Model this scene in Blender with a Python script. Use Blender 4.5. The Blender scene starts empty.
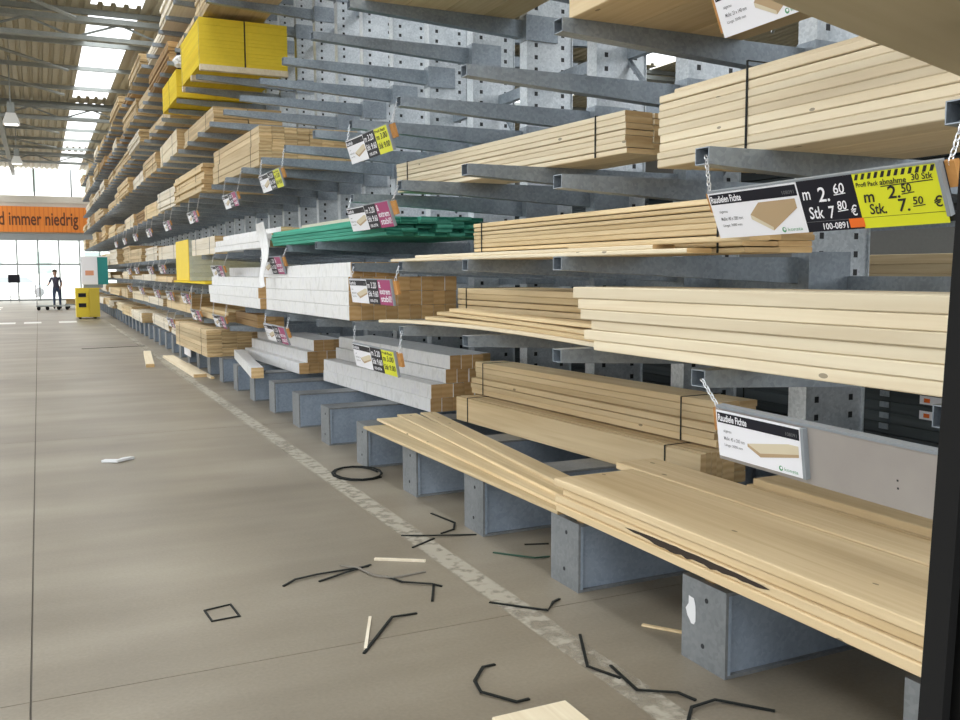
import bpy, bmesh, math, random
from mathutils import Vector, Matrix, Euler

random.seed(11)
scn = bpy.context.scene
COL = scn.collection

# ------------------------------------------------------------------ camera
cam_d = bpy.data.cameras.new('camera'); cam = bpy.data.objects.new('camera', cam_d); COL.objects.link(cam)
Fv = Vector((0.42617553, 0.89956563, -0.09568745)); Rv = Vector((0.90352787, -0.42850796, -0.00428026)); Uv = Vector((0.04485321, 0.08463214, 0.99540223))
cm = Matrix((Rv, Uv, -Fv)).transposed().to_4x4(); cm.translation = (0, 0, 1.65)
cam.matrix_world = cm
cam_d.sensor_fit = 'HORIZONTAL'; cam_d.sensor_width = 36.0; cam_d.lens = 927.3 / 960 * 36
cam_d.clip_start = 0.05; cam_d.clip_end = 400
scn.camera = cam

# ------------------------------------------------------------------ world, exposure
SKY = 0.80
wd = bpy.data.worlds.new('overcast_sky'); scn.world = wd; wd.use_nodes = True
# overcast sky: brightest overhead, a third as bright at the horizon
wt = wd.node_tree; bg = wt.nodes['Background']; bg.inputs['Color'].default_value = (0.93, 0.965, 1.0, 1)
_tc = wt.nodes.new('ShaderNodeTexCoord'); _sx = wt.nodes.new('ShaderNodeSeparateXYZ'); wt.links.new(_tc.outputs['Generated'], _sx.inputs[0])
_mx = wt.nodes.new('ShaderNodeMath'); _mx.operation = 'MAXIMUM'; wt.links.new(_sx.outputs[2], _mx.inputs[0]); _mx.inputs[1].default_value = 0.0
_ma = wt.nodes.new('ShaderNodeMath'); _ma.operation = 'MULTIPLY_ADD'; wt.links.new(_mx.outputs[0], _ma.inputs[0]); _ma.inputs[1].default_value = 2.0 * SKY; _ma.inputs[2].default_value = 1.0 * SKY
wt.links.new(_ma.outputs[0], bg.inputs['Strength'])
scn.view_settings.view_transform = 'Standard'; scn.view_settings.look = 'None'
scn.view_settings.gamma = 1.0; scn.view_settings.use_curve_mapping = False
scn.view_settings.exposure = 1.42
scn.cycles.use_denoising = True
scn.cycles.max_bounces = 6; scn.cycles.diffuse_bounces = 4; scn.cycles.transparent_max_bounces = 8

def area(name, loc, rot, sx, sy, power, col=(1, 1, 1)):
    l = bpy.data.lights.new(name, 'AREA'); l.shape = 'RECTANGLE'; l.size = sx; l.size_y = sy; l.energy = power; l.color = col
    o = bpy.data.objects.new(name, l); o.location = loc; o.rotation_euler = rot; COL.objects.link(o)
    return o

# ------------------------------------------------------------------ material helpers
MATS = {}
def newmat(name):
    m = bpy.data.materials.new(name); m.use_nodes = True; MATS[name] = m
    nt = m.node_tree; return m, nt, nt.nodes['Principled BSDF']
def N(nt, t, **kw):
    n = nt.nodes.new(t)
    for k, v in kw.items():
        if hasattr(n, k): setattr(n, k, v)
        else: n.inputs[k].default_value = v
    return n
def L(nt, a, b): nt.links.new(a, b)
def mathn(nt, op, a, b=None, c=None):
    n = nt.nodes.new('ShaderNodeMath'); n.operation = op
    for i, v in enumerate((a, b, c)):
        if v is None: continue
        if isinstance(v, (int, float)): n.inputs[i].default_value = v
        else: nt.links.new(v, n.inputs[i])
    return n.outputs[0]
def mixc(nt, fac, a, b, bt='MIX'):
    n = nt.nodes.new('ShaderNodeMix'); n.data_type = 'RGBA'; n.blend_type = bt
    ins = [n.inputs[0], n.inputs[6], n.inputs[7]]
    for i, v in zip(ins, (fac, a, b)):
        if isinstance(v, (int, float)): i.default_value = v
        elif isinstance(v, tuple): i.default_value = (*v, 1) if len(v) == 3 else v
        else: nt.links.new(v, i)
    return n.outputs[2]
def ramp(nt, fac, stops):
    n = nt.nodes.new('ShaderNodeValToRGB'); el = n.color_ramp.elements
    while len(el) < len(stops): el.new(0.5)
    for e, (p, c) in zip(el, stops): e.position = p; e.color = (*c, 1)
    nt.links.new(fac, n.inputs[0]); return n.outputs[0]
def objcoord(nt, scale, jitter=True):
    tc = nt.nodes.new('ShaderNodeTexCoord'); mp = nt.nodes.new('ShaderNodeMapping')
    L(nt, tc.outputs['Object'], mp.inputs[0]); mp.inputs['Scale'].default_value = scale
    if jitter:
        oi = nt.nodes.new('ShaderNodeObjectInfo'); cx = nt.nodes.new('ShaderNodeCombineXYZ')
        r = mathn(nt, 'MULTIPLY', oi.outputs['Random'], 37.0)
        for i in range(3): L(nt, r, cx.inputs[i])
        L(nt, cx.outputs[0], mp.inputs['Location'])
        return mp.outputs[0], oi.outputs['Random']
    return mp.outputs[0], None

def flat(name, col, rough=0.6, metal=0.0, var=0.0, spec=0.5):
    m, nt, b = newmat(name)
    b.inputs['Base Color'].default_value = (*col, 1); b.inputs['Roughness'].default_value = rough; b.inputs['Metallic'].default_value = metal
    b.inputs['Specular IOR Level'].default_value = spec
    if var:
        v, r = objcoord(nt, (6, 6, 6)); n = N(nt, 'ShaderNodeTexNoise'); n.inputs['Scale'].default_value = 2.0; L(nt, v, n.inputs['Vector'])
        f = mathn(nt, 'MULTIPLY_ADD', n.outputs[0], var * 1.4, 1 - var * 0.7)
        mc = mixc(nt, 1.0, (*col, 1), (1, 1, 1, 1), 'MULTIPLY'); L(nt, f, mc.node.inputs[7]); L(nt, mc, b.inputs['Base Color'])
    return m

def wood(name, c_light, c_dark, vary=0.16, knots=True, rough=0.72):
    """sawn softwood: grain along local Y, sparse knots, tone differing from board to board"""
    m, nt, b = newmat(name); b.inputs['Roughness'].default_value = rough; b.inputs['Specular IOR Level'].default_value = 0.25
    v, r = objcoord(nt, (26, 0.9, 26)); g = N(nt, 'ShaderNodeTexNoise'); g.inputs['Scale'].default_value = 1.0; g.inputs['Detail'].default_value = 4; g.inputs['Distortion'].default_value = 0.7; L(nt, v, g.inputs['Vector'])
    v2, _ = objcoord(nt, (3, 0.35, 3)); g2 = N(nt, 'ShaderNodeTexNoise'); g2.inputs['Scale'].default_value = 1.3; g2.inputs['Detail'].default_value = 2; L(nt, v2, g2.inputs['Vector'])
    f = mathn(nt, 'ADD', mathn(nt, 'MULTIPLY', g.outputs[0], 0.6), mathn(nt, 'MULTIPLY', g2.outputs[0], 0.5))
    col = ramp(nt, f, [(0.36, c_dark), (0.52, tuple((a + d) / 2 for a, d in zip(c_light, c_dark))), (0.68, c_light)])
    if knots:
        v3, _ = objcoord(nt, (8.0, 3.4, 8.0)); vo = N(nt, 'ShaderNodeTexVoronoi'); vo.inputs['Scale'].default_value = 1.0; L(nt, v3, vo.inputs['Vector'])
        cell = N(nt, 'ShaderNodeSeparateColor'); L(nt, vo.outputs['Color'], cell.inputs[0])
        k = mathn(nt, 'MULTIPLY', mathn(nt, 'LESS_THAN', vo.outputs['Distance'], 0.075), mathn(nt, 'GREATER_THAN', cell.outputs[0], 0.5))
        k = mathn(nt, 'MULTIPLY', k, 0.75)
        col = mixc(nt, k, col, tuple(c * 0.28 for c in c_dark))
    hs = N(nt, 'ShaderNodeHueSaturation'); L(nt, col, hs.inputs['Color'])
    L(nt, mathn(nt, 'MULTIPLY_ADD', r, 2 * vary, 1 - vary), hs.inputs['Value'])
    L(nt, hs.outputs[0], b.inputs['Base Color'])
    bp = N(nt, 'ShaderNodeBump'); bp.inputs['Strength'].default_value = 0.12; bp.inputs['Distance'].default_value = 0.003; L(nt, g.outputs[0], bp.inputs['Height']); L(nt, bp.outputs[0], b.inputs['Normal'])
    return m
def endgrain(name, c1, c2):
    m, nt, b = newmat(name); b.inputs['Roughness'].default_value = 0.8; b.inputs['Specular IOR Level'].default_value = 0.2
    v, r = objcoord(nt, (1, 1, 1)); w = N(nt, 'ShaderNodeTexWave', wave_type='RINGS'); w.inputs['Scale'].default_value = 9; w.inputs['Distortion'].default_value = 2.5; L(nt, v, w.inputs['Vector'])
    col = ramp(nt, w.outputs[0], [(0.0, c2), (1.0, c1)])
    hs = N(nt, 'ShaderNodeHueSaturation'); L(nt, col, hs.inputs['Color']); L(nt, mathn(nt, 'MULTIPLY_ADD', r, 0.4, 0.8), hs.inputs['Value']); L(nt, hs.outputs[0], b.inputs['Base Color'])
    return m
def steel(name, c1, c2, metal=0.55, rough=0.42, scale=55, holes=False):
    m, nt, b = newmat(name); b.inputs['Metallic'].default_value = metal
    v, r = objcoord(nt, (1, 1, 1)); vo = N(nt, 'ShaderNodeTexVoronoi'); vo.inputs['Scale'].default_value = scale; L(nt, v, vo.inputs['Vector'])
    no = N(nt, 'ShaderNodeTexNoise'); no.inputs['Scale'].default_value = 3.5; no.inputs['Detail'].default_value = 5; L(nt, v, no.inputs['Vector'])
    sc = N(nt, 'ShaderNodeSeparateColor'); L(nt, vo.outputs['Color'], sc.inputs[0])
    f = mathn(nt, 'ADD', mathn(nt, 'MULTIPLY', sc.outputs[0], 0.22), mathn(nt, 'MULTIPLY', no.outputs[0], 0.85))
    col = ramp(nt, f, [(0.3, c2), (0.75, c1)])
    if holes:
        tc = N(nt, 'ShaderNodeTexCoord'); sx = N(nt, 'ShaderNodeSeparateXYZ'); L(nt, tc.outputs['Object'], sx.inputs[0])
        dx = mathn(nt, 'ABSOLUTE', mathn(nt, 'SUBTRACT', mathn(nt, 'ABSOLUTE', sx.outputs[0]), 0.135))
        fz = mathn(nt, 'MULTIPLY', mathn(nt, 'ABSOLUTE', mathn(nt, 'SUBTRACT', mathn(nt, 'FRACT', mathn(nt, 'MULTIPLY', sx.outputs[2], 9.5)), 0.5)), 0.105)
        hole = mathn(nt, 'LESS_THAN', mathn(nt, 'MAXIMUM', mathn(nt, 'MULTIPLY', dx, 1.1), fz), 0.018)
        col = mixc(nt, hole, col, (0.012, 0.013, 0.016))
        L(nt, mathn(nt, 'MULTIPLY', mathn(nt, 'SUBTRACT', 1.0, hole), metal), b.inputs['Metallic'])
    L(nt, col, b.inputs['Base Color'])
    L(nt, mathn(nt, 'MULTIPLY_ADD', no.outputs[0], 0.25, rough - 0.12), b.inputs['Roughness'])
    return m

W_PINE = wood('pine_fresh', (0.72, 0.58, 0.36), (0.55, 0.41, 0.22))
W_PALE = wood('pine_pale', (0.79, 0.70, 0.52), (0.68, 0.57, 0.395), 0.09)
W_GOLD = wood('spruce_golden', (0.70, 0.56, 0.35), (0.56, 0.42, 0.235), 0.10)
W_TAN = wood('timber_tan', (0.60, 0.48, 0.30), (0.47, 0.35, 0.20), 0.18, knots=False)
W_BROWN = wood('timber_brown', (0.40, 0.26, 0.12), (0.27, 0.16, 0.07), 0.2, knots=False)
W_WHITISH = wood('timber_whitish', (0.78, 0.72, 0.60), (0.66, 0.58, 0.44), 0.1, knots=False)
W_GREEN = wood('boards_green', (0.07, 0.36, 0.25), (0.03, 0.22, 0.15), 0.25, knots=False)
W_DARK = wood('boards_dark', (0.075, 0.088, 0.092), (0.04, 0.048, 0.052), 0.3, knots=False)
W_YELLOW = wood('shuttering_yellow', (0.86, 0.66, 0.03), (0.76, 0.54, 0.02), 0.06, knots=False)
W_GREY = wood('boards_grey', (0.62, 0.66, 0.62), (0.52, 0.56, 0.53), 0.1, knots=False)
E_PINE = endgrain('end_grain_pine', (0.62, 0.45, 0.24), (0.52, 0.35, 0.17))
E_BEAM = endgrain('end_grain_beam', (0.62, 0.41, 0.20), (0.55, 0.34, 0.145))
E_TAN = endgrain('end_grain_tan', (0.60, 0.45, 0.25), (0.45, 0.31, 0.15))
E_DARK = endgrain('end_dark', (0.07, 0.10, 0.11), (0.03, 0.04, 0.045))
E_GREEN = endgrain('end_green', (0.10, 0.40, 0.30), (0.02, 0.16, 0.11))
E_YEL = flat('yellow_edge', (0.84, 0.62, 0.03), 0.6, var=0.1)
STEEL = steel('galvanised_steel', (0.37, 0.42, 0.47), (0.23, 0.265, 0.30), metal=.6)
STEEL_COL = steel('perforated_steel', (0.70, 0.74, 0.77), (0.42, 0.465, 0.50), holes=True, scale=60)
STEEL_BASE = steel('base_steel', (0.36, 0.43, 0.52), (0.25, 0.31, 0.39), metal=0.3, rough=0.5)
STEEL_END = steel('base_end_steel', (0.25, 0.265, 0.275), (0.165, 0.18, 0.19), metal=0.3, rough=0.55)
STEEL_DARK = flat('dark_inside', (0.02, 0.022, 0.026), 0.8)
STEEL_GREY = steel('roof_steel', (0.34, 0.36, 0.34), (0.26, 0.28, 0.27), metal=0.2, rough=0.6)
ZINC = flat('zinc_chain', (0.75, 0.77, 0.8), 0.3, 0.9)
RAIL = flat('rail_grey', (0.30, 0.33, 0.36), 0.5, 0.3)
def wrapmat():
    m, nt, b = newmat('white_foil'); b.inputs['Roughness'].default_value = 0.35
    v, r = objcoord(nt, (3, 5, 3)); n = N(nt, 'ShaderNodeTexNoise'); n.inputs['Scale'].default_value = 2.0; n.inputs['Detail'].default_value = 6; n.inputs['Distortion'].default_value = 1.2; L(nt, v, n.inputs['Vector'])
    L(nt, ramp(nt, n.outputs[0], [(0.3, (0.64, 0.64, 0.63)), (0.5, (0.78, 0.78, 0.77)), (0.68, (0.71, 0.71, 0.73))]), b.inputs['Base Color'])
    bp = N(nt, 'ShaderNodeBump'); bp.inputs['Strength'].default_value = 0.35; bp.inputs['Distance'].default_value = 0.02; L(nt, n.outputs[0], bp.inputs['Height']); L(nt, bp.outputs[0], b.inputs['Normal'])
    return m
WRAP = wrapmat()
STRAP = flat('strap_black', (0.012, 0.014, 0.013), 0.6, spec=.2)
STRAP_G = flat('strap_green', (0.02, 0.07, 0.045), 0.45)
STRAP_GREY = flat('strap_grey', (0.22, 0.20, 0.17), 0.6)
WHITE = flat('card_white', (0.86, 0.86, 0.90), 0.35)
BLACK = flat('card_black', (0.018, 0.018, 0.025), 0.4, spec=0.12)
INK = flat('ink_black', (0.012, 0.012, 0.014), 0.6)
GREYTXT = flat('print_grey', (0.16, 0.16, 0.17), 0.6)
CHALK = flat('chalk_white', (0.88, 0.88, 0.92), 0.7)
YEL = flat('card_yellow', (0.72, 0.74, 0.02), 0.45)
MAUVE = flat('card_mauve', (0.36, 0.025, 0.14), 0.45)
ORANGE = flat('label_orange', (0.85, 0.16, 0.015), 0.5)
PICWOOD = flat('print_wood', (0.46, 0.33, 0.19), 0.6)
PICWOOD2 = flat('print_wood_pale', (0.66, 0.58, 0.42), 0.6)
LOGOG = flat('print_green', (0.10, 0.34, 0.16), 0.6)
BLACKPOST = flat('black_paint', (0.003, 0.003, 0.003), 0.35, spec=0.12)
RUBBER = flat('black_rubber', (0.012, 0.012, 0.012), 0.7, spec=.15)
BATTEN = wood('batten_orange', (0.55, 0.28, 0.09), (0.44, 0.20, 0.06), 0.12, knots=False)

# ------------------------------------------------------------------ mesh helpers
class MB:
    def __init__(s): s.v = []; s.f = []; s.m = []
    def add(s, vs, fs, mi=0):
        o = len(s.v); s.v += [tuple(v) for v in vs]; s.f += [tuple(i + o for i in f) for f in fs]; s.m += ([mi] * len(fs) if isinstance(mi, int) else list(mi)); return s
    def box(s, x0, x1, y0, y1, z0, z1, mi=0, endy=None):
        vs = [(x0, y0, z0), (x1, y0, z0), (x1, y1, z0), (x0, y1, z0), (x0, y0, z1), (x1, y0, z1), (x1, y1, z1), (x0, y1, z1)]
        fs = [(3, 2, 1, 0), (4, 5, 6, 7), (0, 1, 5, 4), (1, 2, 6, 5), (2, 3, 7, 6), (3, 0, 4, 7)]
        ms = [mi] * 6
        if endy is not None: ms[2] = ms[4] = endy
        return s.add(vs, fs, ms)
    def prism(s, prof, axis, a, b, mi=0, capmi=None):
        """prof: ccw 2-D outline in the two other axes, extruded along axis from a to b"""
        n = len(prof)
        def P(u, w, t):
            return {'x': (t, u, w), 'y': (u, t, w), 'z': (u, w, t)}[axis]
        vs = [P(u, w, a) for u, w in prof] + [P(u, w, b) for u, w in prof]
        fs = [(i, (i + 1) % n, (i + 1) % n + n, i + n) for i in range(n)] + [tuple(range(n))[::-1], tuple(range(n, 2 * n))]
        cm_ = mi if capmi is None else capmi
        return s.add(vs, fs, [mi] * n + [cm_, cm_])
    def tube(s, pts, r, seg=6, mi=0, closed=False):
        pts = [Vector(p) for p in pts]; n = len(pts); rings = []
        for i, p in enumerate(pts):
            a = pts[(i - 1) % n] if (closed or i > 0) else p; b = pts[(i + 1) % n] if (closed or i < n - 1) else p
            t = (b - a).normalized(); up = Vector((0, 0, 1)) if abs(t.z) < 0.9 else Vector((1, 0, 0))
            u = t.cross(up).normalized(); w = u.cross(t)
            rings.append([p + (u * math.cos(2 * math.pi * j / seg) + w * math.sin(2 * math.pi * j / seg)) * r for j in range(seg)])
        vs = [v for ring in rings for v in ring]; fs = []
        for i in range(n if closed else n - 1):
            for j in range(seg):
                a = i * seg + j; b = i * seg + (j + 1) % seg; c2 = ((i + 1) % n) * seg + (j + 1) % seg; d = ((i + 1) % n) * seg + j
                fs.append((a, b, c2, d))
        if not closed: fs += [tuple(range(seg))[::-1], tuple(range((n - 1) * seg, n * seg))]
        return s.add(vs, fs, mi)
    def mesh(s, name, mats):
        me = bpy.data.meshes.new(name); me.from_pydata(s.v, [], s.f)
        for m in (mats if isinstance(mats, (list, tuple)) else [mats]): me.materials.append(m)
        me.polygons.foreach_set('material_index', s.m); me.update()
        bm = bmesh.new(); bm.from_mesh(me); bmesh.ops.recalc_face_normals(bm, faces=bm.faces); bm.to_mesh(me); bm.free()
        return me
def link(name, me, parent=None, loc=(0, 0, 0), rot=(0, 0, 0)):
    o = bpy.data.objects.new(name, me); COL.objects.link(o); o.parent = parent; o.location = loc; o.rotation_euler = rot; return o
def build(mb, name, mats, parent=None, loc=(0, 0, 0), rot=(0, 0, 0)): return link(name, mb.mesh(name, mats), parent, loc, rot)
def tag(o, label, cat, group=None):
    o['label'] = label; o['category'] = cat
    if group: o['group'] = group
    return o
def thing(name, label, cat, loc=(0, 0, 0), rot=(0, 0, 0), group=None):
    return tag(link(name, None, None, loc, rot), label, cat, group)
def struct(o): o['kind'] = 'structure'; return o
def copy_tree(o, parent=None):
    kids = list(o.children); c = o.copy(); COL.objects.link(c); c.parent = parent
    for k in kids: copy_tree(k, c)
    return c
ORD = ['first', 'second', 'third', 'fourth', 'fifth', 'sixth', 'seventh', 'eighth', 'ninth', 'tenth', 'eleventh', 'twelfth', 'thirteenth', 'fourteenth', 'fifteenth', 'sixteenth', 'seventeenth', 'eighteenth', 'nineteenth', 'twentieth']

BOARDS = {}
def board_mesh(w, l, t, m, e, ch=0.004, bow=0.0):
    key = (round(w, 3), round(l, 3), round(t, 3), m.name, e.name, bow)
    if key in BOARDS: return BOARDS[key]
    c = min(ch, t * 0.2, w * 0.2)
    prof = [(c, 0), (w - c, 0), (w, c), (w, t - c), (w - c, t), (c, t), (0, t - c), (0, c)]
    mb = MB(); n = 1 if not bow else 10
    vs = []; fs = []; ms = []
    for i in range(n + 1):
        s = i / n; dz = bow * 4 * s * (1 - s)
        vs += [(x, s * l, z + dz) for x, z in prof]
    for i in range(n):
        for j in range(8):
            fs.append((i * 8 + j, i * 8 + (j + 1) % 8, (i + 1) * 8 + (j + 1) % 8, (i + 1) * 8 + j)); ms.append(0)
    fs += [tuple(range(8)), tuple(range(n * 8, n * 8 + 8))[::-1]]; ms += [1, 1]
    mb.add(vs, fs, ms); me = mb.mesh('board', [m, e]); BOARDS[key] = me; return me
def aim(p, q):
    d = Vector(q) - Vector(p); return (math.atan2(d.z, math.hypot(d.x, d.y)), 0, -math.atan2(d.x, d.y)), d.length
def loose(name, label, cat, group, near, far, w, t, m, e, bow=0.0):
    r, l = aim(near, far); o = link(name, board_mesh(w, l, t, m, e, bow=bow), None, near); o.rotation_mode = 'ZXY'; o.rotation_euler = r
    return tag(o, label, cat, group)
STRAPS = {}
def strap_part(parent, w, h, y, mat=None, x0=0.0, z0=0.0, sw=0.011):
    g = 0.003; key = (round(w, 3), round(h, 3), sw, (mat or STRAP).name)
    if key not in STRAPS:
        mb = MB()
        mb.box(-g, w + g, 0, sw, h, h + g); mb.box(-g, 0, 0, sw, 0, h); mb.box(w, w + g, 0, sw, 0, h)
        STRAPS[key] = mb.mesh('strap', mat or STRAP)
    return link('strap', STRAPS[key], parent, (x0, y, z0))
def pack(name, label, cat, near, far, layers, m, e, straps=(0.18, 0.82), group=None, jit=0.012, gap=0.0025, part='board', smat=None, bearers=False):
    """near/far: aisle-side lower corners of the two ends; layers: list of (t, [w...], x offset, [end offset])"""
    r, l = aim(near, far)
    o = thing(name, label, cat, near, (0, 0, r[2]), group)
    z = 0.0; wmax = 0
    rnd = random.Random(hash(label) % 9999 if False else sum(ord(ch) for ch in label))
    for lay in layers:
        t, ws, xo = lay[0], lay[1], (lay[2] if len(lay) > 2 else 0.0)
        x = xo; z = lay[3] if len(lay) > 3 else z
        for w in ws:
            g_ = rnd.choice((.001, .001, .0025, .0055)) if t > .02 and jit < .03 and jit > .005 else gap
            link(part, board_mesh(w - gap, l, t - g_, m, e), o, (x + rnd.uniform(0, jit * 0.35), rnd.uniform(-jit, jit), z)); x += w
        wmax = max(wmax, x); z += t
    for s in straps: strap_part(o, wmax + 0.004, z, s * l, smat)
    return o

# ------------------------------------------------------------------ text
def text_mesh(body, h, mat, width=None, bold=0.0, shear=0.0, name='lettering'):
    cu = bpy.data.curves.new('t', 'FONT'); cu.body = body; cu.size = 1.0; cu.offset = bold; cu.shear = shear; cu.resolution_u = 3
    to = bpy.data.objects.new('t', cu); COL.objects.link(to); bpy.context.view_layer.update()
    dg = bpy.context.evaluated_depsgraph_get(); me = bpy.data.meshes.new_from_object(to.evaluated_get(dg))
    bpy.data.objects.remove(to); bpy.data.curves.remove(cu)
    xs = [v.co.x for v in me.vertices]; ys = [v.co.y for v in me.vertices]
    x0, y0, x1, y1 = min(xs), min(ys), max(xs), max(ys); sy = h / (y1 - y0); sx = sy if width is None else width / (x1 - x0)
    for v in me.vertices: v.co = ((v.co.x - x0) * sx, 0.0, (v.co.y - y0) * sy)
    me.materials.clear(); me.materials.append(mat); me.name = name; me.update()
    return me
def put_text(parent, body, x, z, h, mat, width=None, bold=0.0, y=-0.0012, shear=0.0, name='lettering'):
    return link(name, text_mesh(body, h, mat, width, bold, shear), parent, (x, y, z))
def quadp(parent, name, pts, mat, y=-0.0008):
    mb = MB(); n = len(pts); mb.add([(x, 0, z) for x, z in pts], [tuple(range(n))]); me = bpy.data.meshes.new(name); me.from_pydata(mb.v, [], mb.f); me.materials.append(mat)
    return link(name, me, parent, (0, y, 0))

# ================================================================== SETTING
PITCH = 1.1294; Y0 = 2.9757
YK = lambda k: Y0 + PITCH * k
KMIN, KMAX = -1, 47
END_Y = 61.0; ROOF_Z = 7.75

def concrete():
    m, nt, b = newmat('concrete_floor'); b.inputs['Roughness'].default_value = 0.42; b.inputs['Specular IOR Level'].default_value = 0.5
    tc = N(nt, 'ShaderNodeNewGeometry'); pos = tc.outputs['Position']
    n1 = N(nt, 'ShaderNodeTexNoise'); n1.inputs['Scale'].default_value = 0.55; n1.inputs['Detail'].default_value = 6; L(nt, pos, n1.inputs['Vector'])
    mp = N(nt, 'ShaderNodeMapping'); mp.inputs['Scale'].default_value = (0.45, 2.2, 1); L(nt, pos, mp.inputs[0])
    n2 = N(nt, 'ShaderNodeTexNoise'); n2.inputs['Scale'].default_value = 0.8; n2.inputs['Detail'].default_value = 3; L(nt, mp.outputs[0], n2.inputs['Vector'])
    n3 = N(nt, 'ShaderNodeTexNoise'); n3.inputs['Scale'].default_value = 60; n3.inputs['Detail'].default_value = 3; L(nt, pos, n3.inputs['Vector'])
    f = mathn(nt, 'ADD', mathn(nt, 'ADD', mathn(nt, 'MULTIPLY', n1.outputs[0], 0.5), mathn(nt, 'MULTIPLY', n2.outputs[0], 0.4)), mathn(nt, 'MULTIPLY', n3.outputs[0], 0.15))
    col = ramp(nt, f, [(0.36, (0.150, 0.126, 0.092)), (0.52, (0.232, 0.200, 0.150)), (0.68, (0.32, 0.285, 0.22))])
    L(nt, col, b.inputs['Base Color'])
    bp = N(nt, 'ShaderNodeBump'); bp.inputs['Strength'].default_value = 0.1; bp.inputs['Distance'].default_value = 0.004; L(nt, n3.outputs[0], bp.inputs['Height']); L(nt, bp.outputs[0], b.inputs['Normal'])
    return m
CONC = concrete()
JOINT = flat('joint_dark', (0.12, 0.105, 0.085), 0.9)
def paint():
    m, nt, b = newmat('worn_line_paint'); b.inputs['Base Color'].default_value = (0.42, 0.385, 0.31, 1); b.inputs['Roughness'].default_value = 0.7
    tc = N(nt, 'ShaderNodeNewGeometry'); n = N(nt, 'ShaderNodeTexNoise'); n.inputs['Scale'].default_value = 14; n.inputs['Detail'].default_value = 6; L(nt, tc.outputs['Position'], n.inputs['Vector'])
    n2 = N(nt, 'ShaderNodeTexNoise'); n2.inputs['Scale'].default_value = 1.1; L(nt, tc.outputs['Position'], n2.inputs['Vector'])
    a = mathn(nt, 'ADD', n.outputs[0], mathn(nt, 'MULTIPLY', mathn(nt, 'SUBTRACT', n2.outputs[0], 0.5), 0.6))
    r = ramp(nt, a, [(0.30, (0.15, 0.15, 0.15)), (0.55, (0.85, 0.85, 0.85))])
    L(nt, r, b.inputs['Alpha']); return m
PAINT = paint()
WHITEPAINT = flat('white_paint_mark', (0.75, 0.74, 0.70), 0.7)

fl = struct(build(MB().box(-14, 26, -10, 62, -0.2, -0.006), 'floor', JOINT))
xs = [-14, -7.1, -0.1, 6.9, 13.9, 26]; ys = [-10, -3, 3.85, 10.0, 16.4, 23.1, 29.8, 36.5, 43.2, 50, 56.5, 62]
for i in range(len(xs) - 1):
    for j in range(len(ys) - 1):
        build(MB().box(xs[i] + .004, xs[i + 1] - .004, ys[j] + .003, ys[j + 1] - .003, -0.006, 0.0), 'floor_slab', CONC, fl)
o = build(MB().add([(1.99, -6, 0.0012), (2.13, -6, 0.0012), (2.10, 33.0, 0.0012), (1.96, 33.0, 0.0012)], [(0, 1, 2, 3)]), 'floor_line', PAINT, fl)
for a, b2 in ((-1.3, -0.75), (-0.5, 0.02), (0.55, 1.1)):
    build(MB().add([(a, 33.6, 0.0012), (b2, 33.6, 0.0012), (b2, 34.6, 0.0012), (a, 34.6, 0.0012)], [(0, 1, 2, 3)]), 'floor_dash', WHITEPAINT, fl)
for j in range(6):
    build(MB().add([(-1.75, 37 + 2.4 * j, 0.0012), (-1.6, 37 + 2.4 * j, 0.0012), (-1.6, 38.3 + 2.4 * j, 0.0012), (-1.75, 38.3 + 2.4 * j, 0.0012)], [(0, 1, 2, 3)]), 'floor_dash', WHITEPAINT, fl)

# roof: corrugated sheets between skylight strips, purlins, girders
def corr(x0, x1, y0, y1):
    mb = MB(); x = x0; prof = []
    while x < x1 - 1e-6:
        prof += [(x, 0), (min(x + .14, x1), 0), (min(x + .165, x1), .075), (min(x + .255, x1), .075), (min(x + .28, x1), 0)]; x += .28
    vs = [(u, y0, ROOF_Z + w) for u, w in prof] + [(u, y1, ROOF_Z + w) for u, w in prof]; n = len(prof)
    mb.add(vs, [(i, i + 1, n + i + 1, n + i) for i in range(n - 1) if prof[i + 1][0] > prof[i][0] + 1e-6])
    return mb
ROOFM = flat('roof_sheet', (0.46, 0.42, 0.31), 0.6, var=0.15)
roof = struct(link('ceiling', None))
sky_x = [(-5.6, -2.4), (1.35, 2.45), (6.4, 8.0), (15.0, 17.2)]  # left strip unseen, widened for top light; rear-aisle strip added to light uprights
edges = [-14] + [v for p in sky_x for v in p] + [26]
for i in range(0, len(edges), 2):
    build(corr(edges[i], edges[i + 1], -10, END_Y + .3), 'roof_sheet', ROOFM, roof)
bays = [(-10, 1.5), (2.5, 12.0), (13.0, 23.5), (24.5, 36.0), (37.5, 50.5), (52, END_Y)]
for (a, b2) in sky_x:       # roof between the skylight panels of neighbouring bays
    for (p, q) in zip(bays[:-1], bays[1:]):
        build(corr(a, b2, p[1], q[0]), 'roof_sheet', ROOFM, roof)
RG = STEEL_GREY
y = -9.0; pm = MB().box(-14, 26, -.045, .045, -.12, 0).mesh('purlin', RG)
while y < END_Y - 1:
    link('purlin', pm, roof, (0, y, ROOF_Z - .005)); y += 3.3
for gy in (2.0, 12.5, 24.0, 36.7, 51.2):
    mb = MB(); mb.box(-14, 26, -.14, .14, -.32, -.2); mb.box(-14, 26, -.1, .1, -.72, -.62)
    build(mb, 'girder', RG, roof, (0, gy, ROOF_Z))
    mb = MB(); x = -14
    while x < 25:
        mb.tube([(x, 0, -.3), (x + 1, 0, -.66), (x + 2, 0, -.3)], .03, 5); x += 2
    build(mb, 'girder_web', RG, roof, (0, gy, ROOF_Z))
bm_ = MB().tube([(0, 0, 0), (3.2, 4.2, 0)], .045, 5).mesh('roof_brace', RG)
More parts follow.
